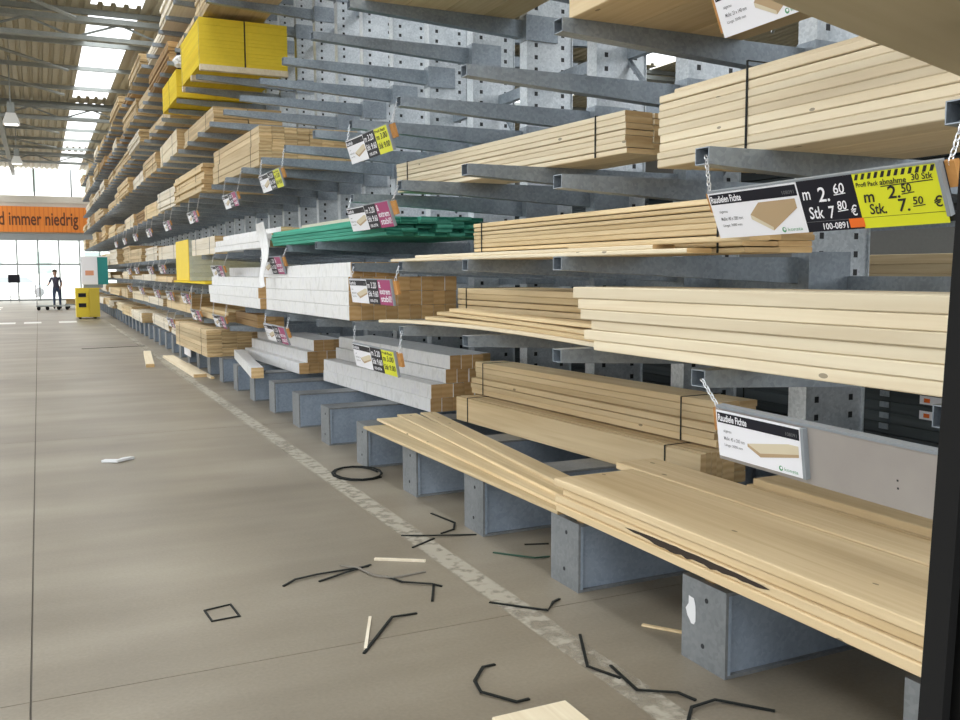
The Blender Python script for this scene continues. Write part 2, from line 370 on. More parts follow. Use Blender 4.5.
for gy in (13.5, 19.0, 25.0, 29.0, 38, 43):
    for gx in (-2.2, -8.5, 6.5, 13):
        link('roof_brace', bm_, roof, (gx, gy, ROOF_Z - .42))
for gx in (-1.05, 5.8, 12.5):
    build(MB().box(-.09, .09, -10, END_Y, -.28, 0), 'roof_beam', RG, roof, (gx, 0, ROOF_Z - .2))

# end wall with banner, clerestory and glazing
WALLW = flat('wall_cream', (0.62, 0.58, 0.50), 0.8, var=0.08)
PROF = flat('profile_grey', (0.30, 0.32, 0.32), 0.5, 0.2)
def glass():
    m, nt, b = newmat('clear_glass'); nt.nodes.remove(b); out = nt.nodes['Material Output']
    t = N(nt, 'ShaderNodeBsdfTransparent'); t.inputs[0].default_value = (0.94, 0.97, 0.96, 1); g = N(nt, 'ShaderNodeBsdfGlossy'); g.inputs['Roughness'].default_value = 0.02
    mx = N(nt, 'ShaderNodeMixShader'); mx.inputs[0].default_value = 0.06; L(nt, t.outputs[0], mx.inputs[1]); L(nt, g.outputs[0], mx.inputs[2]); L(nt, mx.outputs[0], out.inputs[0]); return m
GLASS = glass()
wall = struct(build(MB().box(-14, 26, 0, .25, 5.75, 6.15), 'wall_end', WALLW, None, (0, END_Y, 0)))
build(MB().box(4.6, 26, 0, .25, 0, 5.75), 'wall_panel', WALLW, wall)
build(MB().box(-14, 26, 0, .25, 3.55, 3.95), 'lintel', PROF, wall)
build(MB().box(-14, -9, 0, .25, 0, 5.75), 'wall_panel', WALLW, wall)
build(MB().box(-9, 4.6, .05, .25, 3.95, 5.75), 'wall_panel', WALLW, wall)
for x in range(-14, 27, 2): build(MB().box(-.05, .05, .05, .15, 6.15, ROOF_Z), 'clerestory_bar', PROF, wall, (x, 0, 0))
wl = struct(build(MB().box(-.25, 0, -10, END_Y, 0, 2.6), 'wall_left_baffle', WALLW, None, (-14, 0, 0)))  # unseen wall added to block low side light, open above
wr = struct(build(MB().box(0, .25, -10, END_Y, 0, ROOF_Z), 'wall_right', flat('wall_grey', (0.20, 0.20, 0.19), 0.85, var=0.1), None, (24, 0, 0)))
wb = struct(build(MB().box(5.5, 24, -.25, 0, 0, 2.8), 'wall_back_baffle', WALLW, None, (0, -9.5, 0)))  # added behind the camera to darken the rack interior, low so high light enters
win = struct(link('window_1', None, None, (0, END_Y, 0)))
for x in [-9 + 1.13 * i for i in range(13)]: build(MB().box(-.04, .04, .04, .16, 0, 3.55), 'mullion', PROF, win, (x, 0, 0))
build(MB().box(-9, 4.6, .05, .15, 2.1, 2.2), 'transom', PROF, win)
build(MB().box(-9, 4.6, .05, .15, 0, .1), 'sill_bar', PROF, win)
pm = MB().box(.04, 1.09, .09, .1, .1, 2.1).mesh('pane', GLASS); pm2 = MB().box(.04, 1.09, .09, .1, 2.2, 3.55).mesh('pane', GLASS)
for i in range(12):
    if i not in (5, 6, 7): link('pane', pm, win, (-9 + 1.13 * i, 0, 0))
    link('pane', pm2, win, (-9 + 1.13 * i, 0, 0))
BAN = flat('banner_orange', (0.80, 0.25, 0.035), 0.6); BROWNT = flat('banner_lettering', (0.12, 0.035, 0.01), 0.6)
ban = thing('wall_banner', 'long orange banner with dark lettering above the glazed entrance', 'banner', (0, END_Y - .06, 0))
build(MB().box(-7.5, 4.4, -.03, .05, 4.03, 5.52), 'banner_panel', BAN, ban)
mb = MB(); x = -7.5
while x < 4.4: mb.box(x, x + .06, -.035, -.03, 4.03, 5.52); x += .24
build(mb, 'panel_rib', flat('banner_rib', (0.70, 0.20, 0.03), 0.6), ban)
put_text(ban, 'nd immer niedrig', -2.25, 4.18, 1.02, BROWNT, 4.55, 0.015, -.045)

# outside the entrance
OUTG = flat('pavement_pale', (0.62, 0.60, 0.56), 0.9); og = struct(build(MB().box(-60, 60, END_Y + .3, 140, -.2, -.01), 'floor_outside', OUTG))
bld = thing('street_house', 'pale house front with tall windows across the street outside', 'building', (0, 92, 0))
build(MB().box(-30, 30, 0, 3, -.01, 14), 'facade', flat('render_pale', (0.80, 0.79, 0.76), 0.9), bld)
wm = MB().box(-.6, .6, -.08, 0, 0, 1.9).mesh('window', flat('window_far', (0.35, 0.42, 0.38), 0.3))
for wx in range(-16, 17, 4):
    for wz in (1.6, 5.2, 8.8): link('window', wm, bld, (wx + .5, 0, wz))

# ================================================================== RACK
rack = thing('cantilever_rack', 'long galvanised cantilever rack of perforated uprights and arms along the aisle', 'rack', (0, 0, 0))
mb = MB()
mb.box(-.225, .225, -.055, .055, 0, 6.98); mb.box(-.232, -.225, -.07, .07, 0, 6.98); mb.box(.225, .232, -.07, .07, 0, 6.98)
mb.box(-.228, .228, -.066, -.055, 6.9, 6.98)
up_me = mb.mesh('upright', STEEL_COL)
mb = MB()
mb.box(2.44, 4.60, -.118, .118, .012, .345); mb.box(2.43, 4.62, -.14, .14, .345, .36, 1); mb.box(2.43, 4.62, -.14, .14, 0, .014, 1); mb.box(2.43, 2.444, -.14, .14, .014, .345, 1)
mb.box(2.444, 2.46, -.14, -.125, .014, .345); mb.box(2.444, 2.46, .125, .14, .014, .345)
base_me = mb.mesh('base_beam', [STEEL_BASE, STEEL_END])
hole_me = MB().prism([(math.cos(a) * .011, math.sin(a) * .011) for a in [i * math.pi / 4 for i in range(8)]], 'x', 2.4285, 2.4305).mesh('bolt_hole', STEEL_DARK)
# arm: hollow tip, flat top, deepening towards the upright
XT, XC = 2.38, 3.97; W = .04
mb = MB()
for s in (-1, 1):
    y0, y1 = (s * W - .002, s * W + .002)
    mb.add([(XT, y0, -.068), (XC - .012, y0, -.15), (XC - .012, y0, 0), (XT, y0, 0), (XT, y1, -.068), (XC - .012, y1, -.15), (XC - .012, y1, 0), (XT, y1, 0)],
           [(0, 1, 2, 3), (7, 6, 5, 4), (0, 4, 5, 1), (3, 2, 6, 7), (0, 3, 7, 4), (1, 5, 6, 2)])
mb.box(XT, XC - .012, -W, W, -.004, 0)
mb.add([(XT, -W, -.068), (XC - .012, -W, -.15), (XC - .012, W, -.15), (XT, W, -.068), (XT, -W, -.064), (XC - .012, -W, -.146), (XC - .012, W, -.146), (XT, W, -.064)],
       [(0, 1, 2, 3), (7, 6, 5, 4), (0, 4, 5, 1), (3, 2, 6, 7), (0, 3, 7, 4), (1, 5, 6, 2)])
arm_me = mb.mesh('arm', STEEL)
plate_me = MB().box(XC - .014, XC - .007, -.068, .068, -.19, .03).box(XC - .02, XC + .30, -.075, -.068, -.19, .03).mesh('arm_bracket', STEEL)
def levels(k):
    if k <= 0: return [1.25, 2.13, 2.89]
    if k == 1: return [1.25, 1.72, 2.13, 2.89]
    if k in (2, 3): return [1.25, 1.72, 2.30, 2.89, 3.85]
    if k == 4: return [1.23, 1.72, 2.29, 2.89, 3.85]
    if k <= 8: return [1.20, 1.93, 2.96, 3.85]
    if k <= 10: return [.90, 1.45, 1.92, 2.94, 3.85, 5.62]
    if k in (12, 13, 14): return [.90, 1.45, 2.90, 3.85, 4.74, 5.62, 6.45]
    return [.90, 1.45, 1.92, 2.90, 3.85, 4.74, 5.62, 6.45]
far_arm = MB(); n_arm = 0
for k in range(KMIN, KMAX + 1):
    y = YK(k)
    link('upright', up_me, rack, (4.195, y - .055, 0))
    b_ = link('base_beam', base_me, rack, (0, y, 0))
    if k < 6:
        for (dy, dz) in ((-.02, .29), (.0, .09)): link('bolt_hole', hole_me, b_, (0, dy, dz))
    for z in levels(k):
        if k <= 31:
            a_ = link('arm', arm_me, rack, (0, y, z))
            if k <= 14: link('arm_bracket', plate_me, a_, (0, -.055, 0))
        else:
            far_arm.box(XT, XC - .01, y - W, y + W, z - .09, z)
fa = build(far_arm, 'arm', STEEL, rack); fa['kind'] = 'stuff'
# arms reaching out behind, and ties between uprights
mb = MB(); 
for s in (-1, 1):
    mb.add([(4.43, s * W - .002, -.15), (5.9, s * W - .002, -.068), (5.9, s * W - .002, 0), (4.43, s * W - .002, 0), (4.43, s * W + .002, -.15), (5.9, s * W + .002, -.068), (5.9, s * W + .002, 0), (4.43, s * W + .002, 0)],
           [(0, 1, 2, 3), (7, 6, 5, 4), (0, 4, 5, 1), (3, 2, 6, 7), (0, 3, 7, 4), (1, 5, 6, 2)])
mb.box(4.43, 5.9, -W, W, -.004, 0); mb.box(4.43, 5.9, -W, W, -.07, -.066)
barm_me = mb.mesh('rear_arm', STEEL)
for k in range(-1, 12):
    for z in (1.15, 2.02, 3.0, 4.1): link('rear_arm', barm_me, rack, (0, YK(k), z))
tie = MB().box(-.03, .03, .03, PITCH - .08, -.05, .05).mesh('tie_beam', STEEL)
for k in range(-1, 30):
    for z in (1.56, 3.35, 5.3, 6.9): link('tie_beam', tie, rack, (4.28, YK(k), z))
for k in range(-1, 24, 1):
    for (za, zb) in ((2.3, 3.3),) if k % 2 == 0 else ((3.3, 2.3),):
        build(MB().tube([(4.28, YK(k) + .03, za), (4.28, YK(k + 1) - .09, zb)], .022, 5), 'cross_brace', STEEL, rack)
rb = MB().box(4.60, 5.95, -.125, .125, .0, .345).mesh('rear_base_beam', STEEL_BASE)
for k in range(-1, 12): link('rear_base_beam', rb, rack, (.03, YK(k), 0))

# ================================================================== TIMBER, near bays
G = 0.36   # top of the base beams
# wide loose planks lying lowest at the right
for c, (x0, w, nl, yf) in enumerate(((2.40, .50, 4, 4.14), (2.91, .30, 4, 4.34), (3.225, .30, 5, 3.58))):
    for r_ in range(nl):
        dy = (0.0, .03, -.02, .05, .0)[r_]; dx = (0.0, .012, .03, .018, .0)[r_] if c < 2 else 0
        if c == 1: dx = .03
        lab = 'wide spruce plank on the lowest beams right, %s layer up, %s from the aisle' % (ORD[r_], ORD[c])
        loose('wide_plank', lab, 'plank', 'wide planks lowest at the right', (x0 + dx, 1.12 + dy, .395 + .041 * r_), (x0 + dx, yf + dy, .395 + .041 * r_), w - (.03 if c == 1 else 0), .0395, W_GOLD, E_PINE)
for k in (-1, 0, 1):
    tag(build(MB().box(2.46, 3.55, -.03, .03, 0, .034), 'spacer_lath', W_BROWN, None, (0, (YK(k) if k < 1 else 4.0), .3605)), 'dark spacer lath under the wide planks, %s from the right' % ORD[k + 1], 'lath', 'spacer laths under the wide planks')
BARK = flat('bark_dark', (0.035, 0.025, 0.018), 0.9)
bk = [ob for ob in COL.objects if ob.get('label', '').startswith('wide spruce plank on the lowest beams right, second layer up, first')][0]
mb = MB(); rr = random.Random(5); pts = 26; up = []; lo = []
for i in range(pts):
    s = i / (pts - 1); yy = 1.42 + .95 * s; a = math.sin(math.pi * min(1, s * 1.02)) ** .5
    up.append((0, yy, .026 + .013 * a * rr.uniform(.8, 1))); lo.append((0, yy, .026 - .024 * a * rr.uniform(.5, 1)))
mb.add([(-.003, y_, z_) for _, y_, z_ in lo] + [(-.003, y_, z_) for _, y_, z_ in up], [(i, i + 1, pts + i + 1, pts + i) for i in range(pts - 1)])
build(mb, 'bark_edge', BARK, bk)
# fan of thin boards running back from them
fan = [((2.43, 4.18, G), (2.36, 7.23, G), .2), ((2.47, 4.19, G + .021), (2.57, 7.5, G + .012), .2), ((2.53, 4.2, G + .042), (2.80, 7.62, G + .014), .18), ((2.62, 4.38, G + .063), (3.02, 7.62, G + .016), .14)]
for i, (a, b2, w) in enumerate(fan):
    loose('thin_board', 'thin pale board fanned out on the base beams, %s from the aisle' % ORD[i], 'board', 'thin boards fanned over the base beams', a, b2, w, .02, W_PINE, E_PINE)
# strapped spruce packs behind them
def skew(n, f): return n, f
pack('timber_pack', 'low strapped pack of square spruce timbers behind the wide planks', 'timber pack', (3.48, 4.32, G), (3.24, 7.33, G),
     [(.21, [.044] * 4, 0, 0.0)] + [(.07, [.1, .1], .178, .07 * q) for q in range(3)], W_GOLD, E_PINE, (.1, .93), jit=.006)
pack('timber_pack', 'strapped stack of spruce boards lying on the low square timber pack', 'timber pack', (3.66, 4.40, G + .216), (3.42, 7.40, G + .216),
     [(.046, [.15, .15], .0)] * 3 + [(.046, [.15, .15], .04)] * 3, W_GOLD, E_PINE, (.1, .93))

# foil-wrapped beams: (name of pile, near corner, far corner, columns per row, size)
def beam_pile(desc, near, far, rows, bw, bh, group):
    d = (Vector(far) - Vector(near)); ang = -math.atan2(d.x, d.y); n = Vector((math.cos(ang), math.sin(ang), 0)); dn = d.normalized()
    rr = random.Random(len(desc) * 7)
    for r_, (x0, cnt, wob) in enumerate(rows):
        for c in range(cnt):
            s = Vector(near) + n * (x0 + c * (bw + .0015)) + Vector((0, 0, r_ * (bh + .0015))) + dn * rr.uniform(-wob, wob) * .5
            loose('wrapped_beam', 'white foil-wrapped beam %s, %s row up, %s from the aisle' % (desc, ORD[r_], ORD[c]), 'beam', group, tuple(s), tuple(s + d), bw, bh, WRAP, E_BEAM)
beam_pile('under the yellow tag on the base beams', (3.19, 7.78, G), (3.01, 10.68, G), [(0, 5, .03), (0, 5, .03), (.16, 4, .05), (.19, 4, .08)], .112, .128, 'foil-wrapped beams on the base beams')
beam_pile('farther back on the base beams', (2.92, 11.5, G), (2.80, 14.3, G), [(0, 5, .06), (.1, 4, .08), (.2, 3, .04)], .13, .14, 'foil-wrapped beams farther back on the base')
loose('wrapped_beam', 'single white foil-wrapped beam jutting askew over the base beams', 'beam', None, (2.28, 11.3, G), (2.60, 14.1, G), .15, .13, WRAP, E_PINE)
beam_pile('on the chest-high arms', (2.36, 7.56, 1.235), (2.40, 10.9, 1.21), [(0, 9, .0), (.0, 9, .02), (.0, 9, .03), (.02, 4, .04)], .108, .122, 'foil-wrapped beams on the chest-high arms')
beam_pile('in the second chest-high pile', (2.38, 11.2, 1.205), (2.30, 14.3, 1.205), [(0, 6, .10), (.0, 6, .12), (.06, 5, .25), (.3, 3, .1)], .13, .125, 'foil-wrapped beams in the second chest-high pile')

pack('timber_pack', 'tan unwrapped timber pack on the base beams behind the askew white beam', 'timber pack', (2.26, 14.45, G), (2.20, 17.5, G), [(.068, [.23, .23, .23, .23], 0)] * 6, W_TAN, E_TAN, (.15, .85))

# chest-high arms: pale planks, bowed boards and a pack behind
pk = [(-.02, 0.0, .055), (-.06, .004, .05), (-.09, .0, .047), (-.17, .012, .046), (-.12, .002, .047), (-.2, .008, .046)]
z = 1.27; pk2 = list(reversed(pk))
for c in range(2):
    z = 1.272
    for r_, (dy, dx, t) in enumerate(pk2):
        loose('pale_plank', 'pale spruce plank in the chest-high stack at the right, %s up, %s row' % (ORD[r_], ('front', 'back')[c]), 'plank', 'pale planks in the chest-high stack',
              (2.37 + dx + .203 * c, .95 + dy, z + .004), (2.37 + dx + .203 * c, 3.95 + dy - .12 * c, z - .001), .2, t, W_PALE, E_PINE); z += t + .0015
for i, (a, b2, w, bw) in enumerate((((2.585, 3.99, 1.25), (2.42, 6.98, 1.245), .14, .03), ((2.60, 3.99, 1.276), (2.50, 6.2, 1.30), .14, .012), ((2.62, 3.99, 1.302), (2.53, 6.05, 1.34), .13, .006), ((2.64, 3.99, 1.34), (2.56, 5.9, 1.367), .12, .0))):
    loose('bowed_board', 'thin bowed board on the chest-high arms, %s from below' % ORD[i], 'board', 'thin bowed boards on the chest-high arms', a, b2, w, .024, W_PALE if i == 0 else W_PINE, E_PINE, bow=bw)
pack('timber_pack', 'strapped board pack behind the bowed boards at chest height', 'timber pack', (2.82, 3.22, 1.25), (2.77, 6.22, 1.25), [(.0395, [.2, .2, .2], 0)] * 7, W_PINE, E_PINE, (.2, .95))
# arms at eye level
pack('timber_pack', 'strapped pack of thin boards just above eye level behind the large price sign', 'timber pack', (2.56, 2.93, 1.72), (2.53, 5.43, 1.72), [(.0255, [.19, .19], 0)] * 8 + [(.0255, [.19, .16], 0)], W_PINE, E_PINE, (.06, .95))
for i, (a, b2, w, t) in enumerate((((2.41, 3.1, 1.72), (2.39, 6.6, 1.72), .13, .02), ((2.42, 3.35, 1.7405), (2.41, 6.15, 1.7405), .12, .02), ((2.43, 2.75, 1.761), (2.44, 4.1, 1.761), .1, .018))):
    loose('thin_lath', 'thin pale lath in front of the eye-level board pack, %s from below' % ORD[i], 'board', 'thin laths at eye level', a, b2, w, t, W_PALE if i < 2 else W_GOLD, E_PINE)
# overhead packs
pack('timber_pack', 'large strapped plank pack hanging above the big price sign', 'timber pack', (2.67, .66, 2.13), (2.67, 3.66, 2.13), [(tt, [.2, .2, .2, .2], 0) for tt in (.039, .033, .041, .037, .036, .040, .034, .039, .037)] + [(.037, [.2, .2, .2], .08)], W_PALE, E_PINE, (.32, .797), smat=STRAP)
pack('timber_pack', 'slanting strapped plank pack overhead in the middle of the picture', 'timber pack', (2.98, 4.39, 2.30), (2.74, 7.39, 2.30), [(.034, [.2, .2], 0)] * 7, W_PALE, E_PINE, (.09, .93))
pack('timber_pack', 'broad golden timber pack resting on the top right arms', 'timber pack', (2.43, 1.08, 2.89), (2.43, 4.08, 2.89), [(.1, [.36, .36, .36], 0)] * 4, W_GOLD, E_PINE, (.2, .8))
pack('timber_pack', 'golden timber pack high above the middle uprights', 'timber pack', (2.50, 4.75, 3.85), (2.50, 7.62, 3.85), [(.1, [.36, .36, .36, .3], 0)] * 3, W_GOLD, E_PINE, (.2, .8))
# green boards
def pile(name, desc, cat, group, near, far, rows, w, t, m, e, wob):
    d = Vector(far) - Vector(near); ang = -math.atan2(d.x, d.y); n = Vector((math.cos(ang), math.sin(ang), 0)); dn = d.normalized(); rr = random.Random(len(desc) * 13)
    for r_, (x0, cnt) in enumerate(rows):
        for c in range(cnt):
            s = Vector(near) + n * (x0 + c * (w + .004)) + Vector((0, 0, r_ * (t + .002))) + dn * rr.uniform(-wob, wob)
            loose(name, '%s, %s up, %s from the aisle' % (desc, ORD[r_], ORD[c]), cat, group, tuple(s), tuple(s + d), w, t, m, e)
pile('green_board', 'green impregnated board in the eye-level pile', 'board', 'green boards in the eye-level pile', (2.47, 7.0, 1.93), (2.36, 10.4, 1.93), [(0, 8), (0, 8), (.01, 8), (.0, 8), (.04, 6)], .14, .030, W_GREEN, E_GREEN, .09)
pile('white_board', 'white wrapped board beside the green pile', 'board', 'white wrapped boards by the green pile', (2.38, 10.6, 1.93), (2.32, 13.9, 1.93), [(0, 6), (.0, 6), (.12, 4)], .13, .075, WRAP, E_TAN, .2)
loose('pine_batten', 'pale square batten lying on top of the green boards', 'batten', None, (2.75, 7.9, 2.0925), (2.68, 10.3, 2.0925), .16, .07, W_WHITISH, E_PINE)

# overhead middle: big beige pack in two tiers
pack('timber_pack', 'big beige pack of stacked timbers overhead, upper tier, with gridded end', 'timber pack', (2.55, 11.75, 3.235), (2.5, 14.75, 3.235), [(.075, [.16] * 8, 0)] * 3, W_TAN, E_TAN, (.15, .85))
pack('timber_pack', 'big beige pack of stacked timbers overhead, lower tier, with gridded end', 'timber pack', (2.52, 11.65, 2.96), (2.47, 14.7, 2.96), [(.09, [.16] * 8, 0)] * 3, W_TAN, E_TAN, (.15, .85))

# yellow shuttering panels high up, and grey/yellow panels at eye height
o = pack('panel_pack', 'big bright yellow panel stack high on the rack', 'panel stack', (2.38, 15.0, 4.83), (2.38, 17.0, 4.83), [(.054, [.68, .68], 0)] * 13, W_YELLOW, E_YEL, (), part='panel', jit=.004)
for s in (.04, 1.9): strap_part(o, 1.364, .702, s, STRAP_GREY)
build(MB().box(0, .02, -.006, 0, 0, .702).box(0, .016, -.006, 0, 0, .7), 'strap', STRAP_GREY, o, (.68, 0, 0))
o = thing('pallet', 'pale wooden pallet under the big yellow panel stack', 'pallet', (2.38, 14.98, 4.74))
bl = MB().box(0, 1.36, 0, .1, 0, .085).mesh('bearer', W_PALE)
for yy in (0, .9, 1.9): link('bearer', bl, o, (0, yy, 0))
o = pack('panel_pack', 'lower yellow panel stack behind the big yellow one', 'panel stack', (2.36, 17.5, 4.75), (2.36, 19.5, 4.75), [(.06, [.68, .68], 0)] * 8, W_YELLOW, E_YEL, (.5,), part='panel', jit=.004)
o = thing('foil_bundle', 'crumpled white and black foil bundle between the yellow panel stacks', 'foil bundle', (2.62, 17.25, 5.23))
o.location = (2.45, 17.62, 5.235); o.scale = (.6, .6, .55)
bm = bmesh.new(); bmesh.ops.create_icosphere(bm, subdivisions=3, radius=.3)
rr = random.Random(3)
for v in bm.verts: v.co *= rr.uniform(.8, 1.1); v.co.z = max(-.28, v.co.z * 1.1); v.co.x *= .8
me = bpy.data.meshes.new('foil'); bm.to_mesh(me); bm.free(); me.materials.append(BLACK); link('black_foil', me, o, (.1, .1, .3))
bm = bmesh.new(); bmesh.ops.create_icosphere(bm, subdivisions=3, radius=.2)
for v in bm.verts: v.co *= rr.uniform(.75, 1.15)
me = bpy.data.meshes.new('foil'); bm.to_mesh(me); bm.free(); me.materials.append(WRAP); link('white_foil', me, o, (-.02, -.22, .22))
W_GY = W_GREY
o = pack('panel_pack', 'upright stack of pale grey panels with yellow edge strip at eye height', 'panel stack', (2.40, 16.95, 1.50), (2.40, 18.6, 1.50), [(.072, [.62, .62], 0)] * 10, W_GREY, W_GREY, (.05, .9), part='panel', jit=.003)
build(MB().box(-.012, 0, .0, 1.62, 0, .72), 'yellow_edge', E_YEL, o)
o = thing('panel_board', 'yellow panel lying under the grey panel stack', 'panel', (2.34, 14.9, 1.46))
link('panel', board_mesh(1.2, 3.7, .035, W_YELLOW, E_YEL), o)

# ------------------------------------------------------------------ rear side of the rack: dark goods
rear = [(-.3, 2.6, .36, .80), (2.75, 2.9, .36, .80), (5.8, 2.9, .36, .8), (8.9, 2.9, .36, .75), (.0, 2.7, 1.15, .34), (3.0, 2.7, 1.15, .34), (6.0, 2.9, 1.15, .34), (9.1, 2.9, 1.15, .4), (3.3, 2.9, 2.02, .5), (6.6, 2.9, 2.02, .35)]
for i, (y, l, z, hh) in enumerate(rear):
    n = int(hh / .068)
    o = pack('dark_pack', 'dark board pack on the far side of the rack, %s from the right, %s tier' % (ORD[[0, 1, 2, 3, 0, 1, 2, 3, 1, 2][i]], ('floor', 'middle', 'upper')[0 if i < 4 else 1 if i < 8 else 2]), 'timber pack', (4.72, y, z), (4.72, y + l, z), [(.068, [.5, .5], 0)] * n, W_DARK, E_DARK, (.1, .9), group='dark packs behind the rack')
    if i == 1:
        for q in range(3):
            lb = link('paper_label', MB().box(-.004, 0, 0, .15, 0, .05).mesh('paper_label', WHITE), o, (-.001, .93, .40 + q * .09))
            link('print_mark', MB().box(-.0055, -.004, .08, .12, .012, .036).mesh('print_mark', ORANGE), lb)
        for q in range(5): link('end_clip', MB().box(-.006, 0, 0, .07, 0, .035).mesh('end_clip', STEEL), o, (-.001, 1.3, .30 + q * .068))
o = pack('timber_pack', 'pale timber pack seen through the gap far behind the rack', 'timber pack', (7.9, 5.2, .0), (7.9, 8.2, .0), [(.1, [.3, .3, .3], 0)] * 18, W_TAN, E_TAN, (.2, .8))

# ------------------------------------------------------------------ far bays, level by level
LV = [(G, 'base beams'), (.90, 'first arm level'), (1.45, 'second arm level'), (1.92, 'third arm level'), (2.90, 'fourth arm level'), (3.85, 'fifth arm level'), (4.74, 'sixth arm level'), (5.62, 'seventh arm level'), (6.45, 'topmost arm level')]
kinds = [('tan', W_TAN, E_TAN), ('pale', W_PALE, E_PINE), ('golden', W_GOLD, E_PINE), ('whitish', W_WHITISH, E_TAN), ('brown', W_BROWN, E_BEAM), ('light', W_PINE, E_PINE)]
occupied = {0: 17.7, 1: 17.4, 2: 18.9, 3: 19.2, 4: 15.0, 5: 14.6, 6: 19.8, 7: 13.0, 8: 17.0}
rr = random.Random(21)
for li, (z, lname) in enumerate(LV):
    y = occupied[li]; n = 0; room = (LV[li + 1][0] - z) if li < 8 else .9
    while y < YK(KMAX) - 1 and n < 20:
        l = rr.choice((2.4, 3.0, 3.0, 3.6)); kn, m, e = rr.choice(kinds if li < 6 else [kinds[0], kinds[3], kinds[4], kinds[0]])
        if li <= 3: kn, m, e = rr.choice([kinds[1], kinds[3], kinds[0], kinds[3], kinds[5]])
        if li == 5 and n == 0: kn, m, e = kinds[0]
        hmax = min(room - .22, .55 if li < 8 else .42); hh = rr.uniform(.35, 1.0) * hmax if li else rr.uniform(.12, .3)
        if li >= 7 and n == 0: hh = hmax
        nl = max(2, int(hh / rr.choice((.055, .075, .1)))); t = hh / nl
        x0 = 2.38 + rr.uniform(-.06, .14); wd_ = rr.uniform(.75, 1.35)
        cols = 2 if y < 30 else 1
        pack('timber_pack', '%s timber pack on the %s, %s beyond the panel stacks' % (kn, lname, ORD[n]), 'timber pack', (x0 + rr.uniform(-.04, .04), y, z), (x0 + rr.uniform(-.04, .04), y + l, z),
             [(t, [wd_ / cols] * cols, rr.uniform(-.02, .03)) for _ in range(nl)], m, e, () if y > 32 else (.2, .8), group='timber packs on the far ' + lname, jit=.05, part='board')
        if y < 30 and rr.random() < .35 and li in (1, 2, 3):
            pass
        y += l + rr.uniform(.12, .5); n += 1
# mid-distance packs between k=8 and the far bays on the high levels
#pack('timber_pack', 'x', 'timber pack', (2.45, 11.2, 4.78), (2.45, 12.9, 4.78), [(.1, [.4, .4], .5)] * 3, W_BROWN, E_TAN, ())
for i, (y, x, z, w, hh, l) in enumerate(((14.05, 2.47, .902, .5, .09, 3.0), (14.2, 2.55, .995, .3, .05, 2.6))):
    loose('short_board', 'pale board on the low arm above the tan pack, %s from below' % ORD[i], 'board', 'pale boards on the low arms', (x, y, z), (x, y + l, z), w, hh, W_PINE, E_PINE)
pack('timber_pack', 'small brown block pack under a mauve tag on the low arm', 'timber pack', (2.6, 12.4, .905), (2.6, 13.9, .905), [(.09, [.12, .12, .12], 0)] * 2, W_BROWN, E_BEAM, ())
pack('timber_pack', 'whitish timber pack just left of the white boards at eye level', 'timber pack', (2.40, 14.3, 1.922), (2.40, 16.6, 1.922), [(.09, [.4, .4], 0)] * 3, W_WHITISH, E_TAN, (.2, .8))
# ================================================================== HANGING SIGNS
def chain_mesh(n, pitch=.022, r=.0022):
    mb = MB()
    for i in range(n):
        zc = -pitch * (i + .5); pts = []
        for j in range(8):
            a = 2 * math.pi * j / 8; u = math.cos(a) * .008; w = math.sin(a) * .0155
            pts.append((u, 0, zc + w) if i % 2 else (0, u, zc + w))
        mb.tube(pts, r, 4, closed=True)
    return mb.mesh('chain', ZINC)
def hang_sign(o, xa, h):
    """a chain of zinc links from the sign's upper edge to the tip of the nearest arm above it"""
    M = Matrix.LocRotScale(o.location, o.rotation_euler, o.scale); p = M @ Vector((xa, .004, h))
    k = min(range(KMIN, KMAX), key=lambda q: abs(YK(q) - p.y)); up_ = [z for z in levels(k) if z - .05 > p.z + .01]
    if not up_: return
    q = Vector((XT - .004, min(max(p.y, YK(k) - .03), YK(k) + .03), min(up_) - .035)); d = q - p; n = max(2, int(d.length / .023)); mb = MB(); t = d.normalized()
    u = t.cross(Vector((1, 0, 0))).normalized(); w = t.cross(u); inv = M.inverted()
    for i in range(n):
        c = p + d * ((i + .5) / n); e = u if i % 2 else w; ln = d.length / n * .68
        mb.tube([tuple(inv @ (c + e * (.008 * math.cos(2 * math.pi * j / 8)) + t * (ln * math.sin(2 * math.pi * j / 8)))) for j in range(8)], .0024, 4, closed=True)
    mb.tube([tuple(inv @ (q + Vector((0, 0, -.004)))), tuple(inv @ (q + Vector((.012, 0, .0))))], .003, 5)
    build(mb, 'chain', ZINC, o)
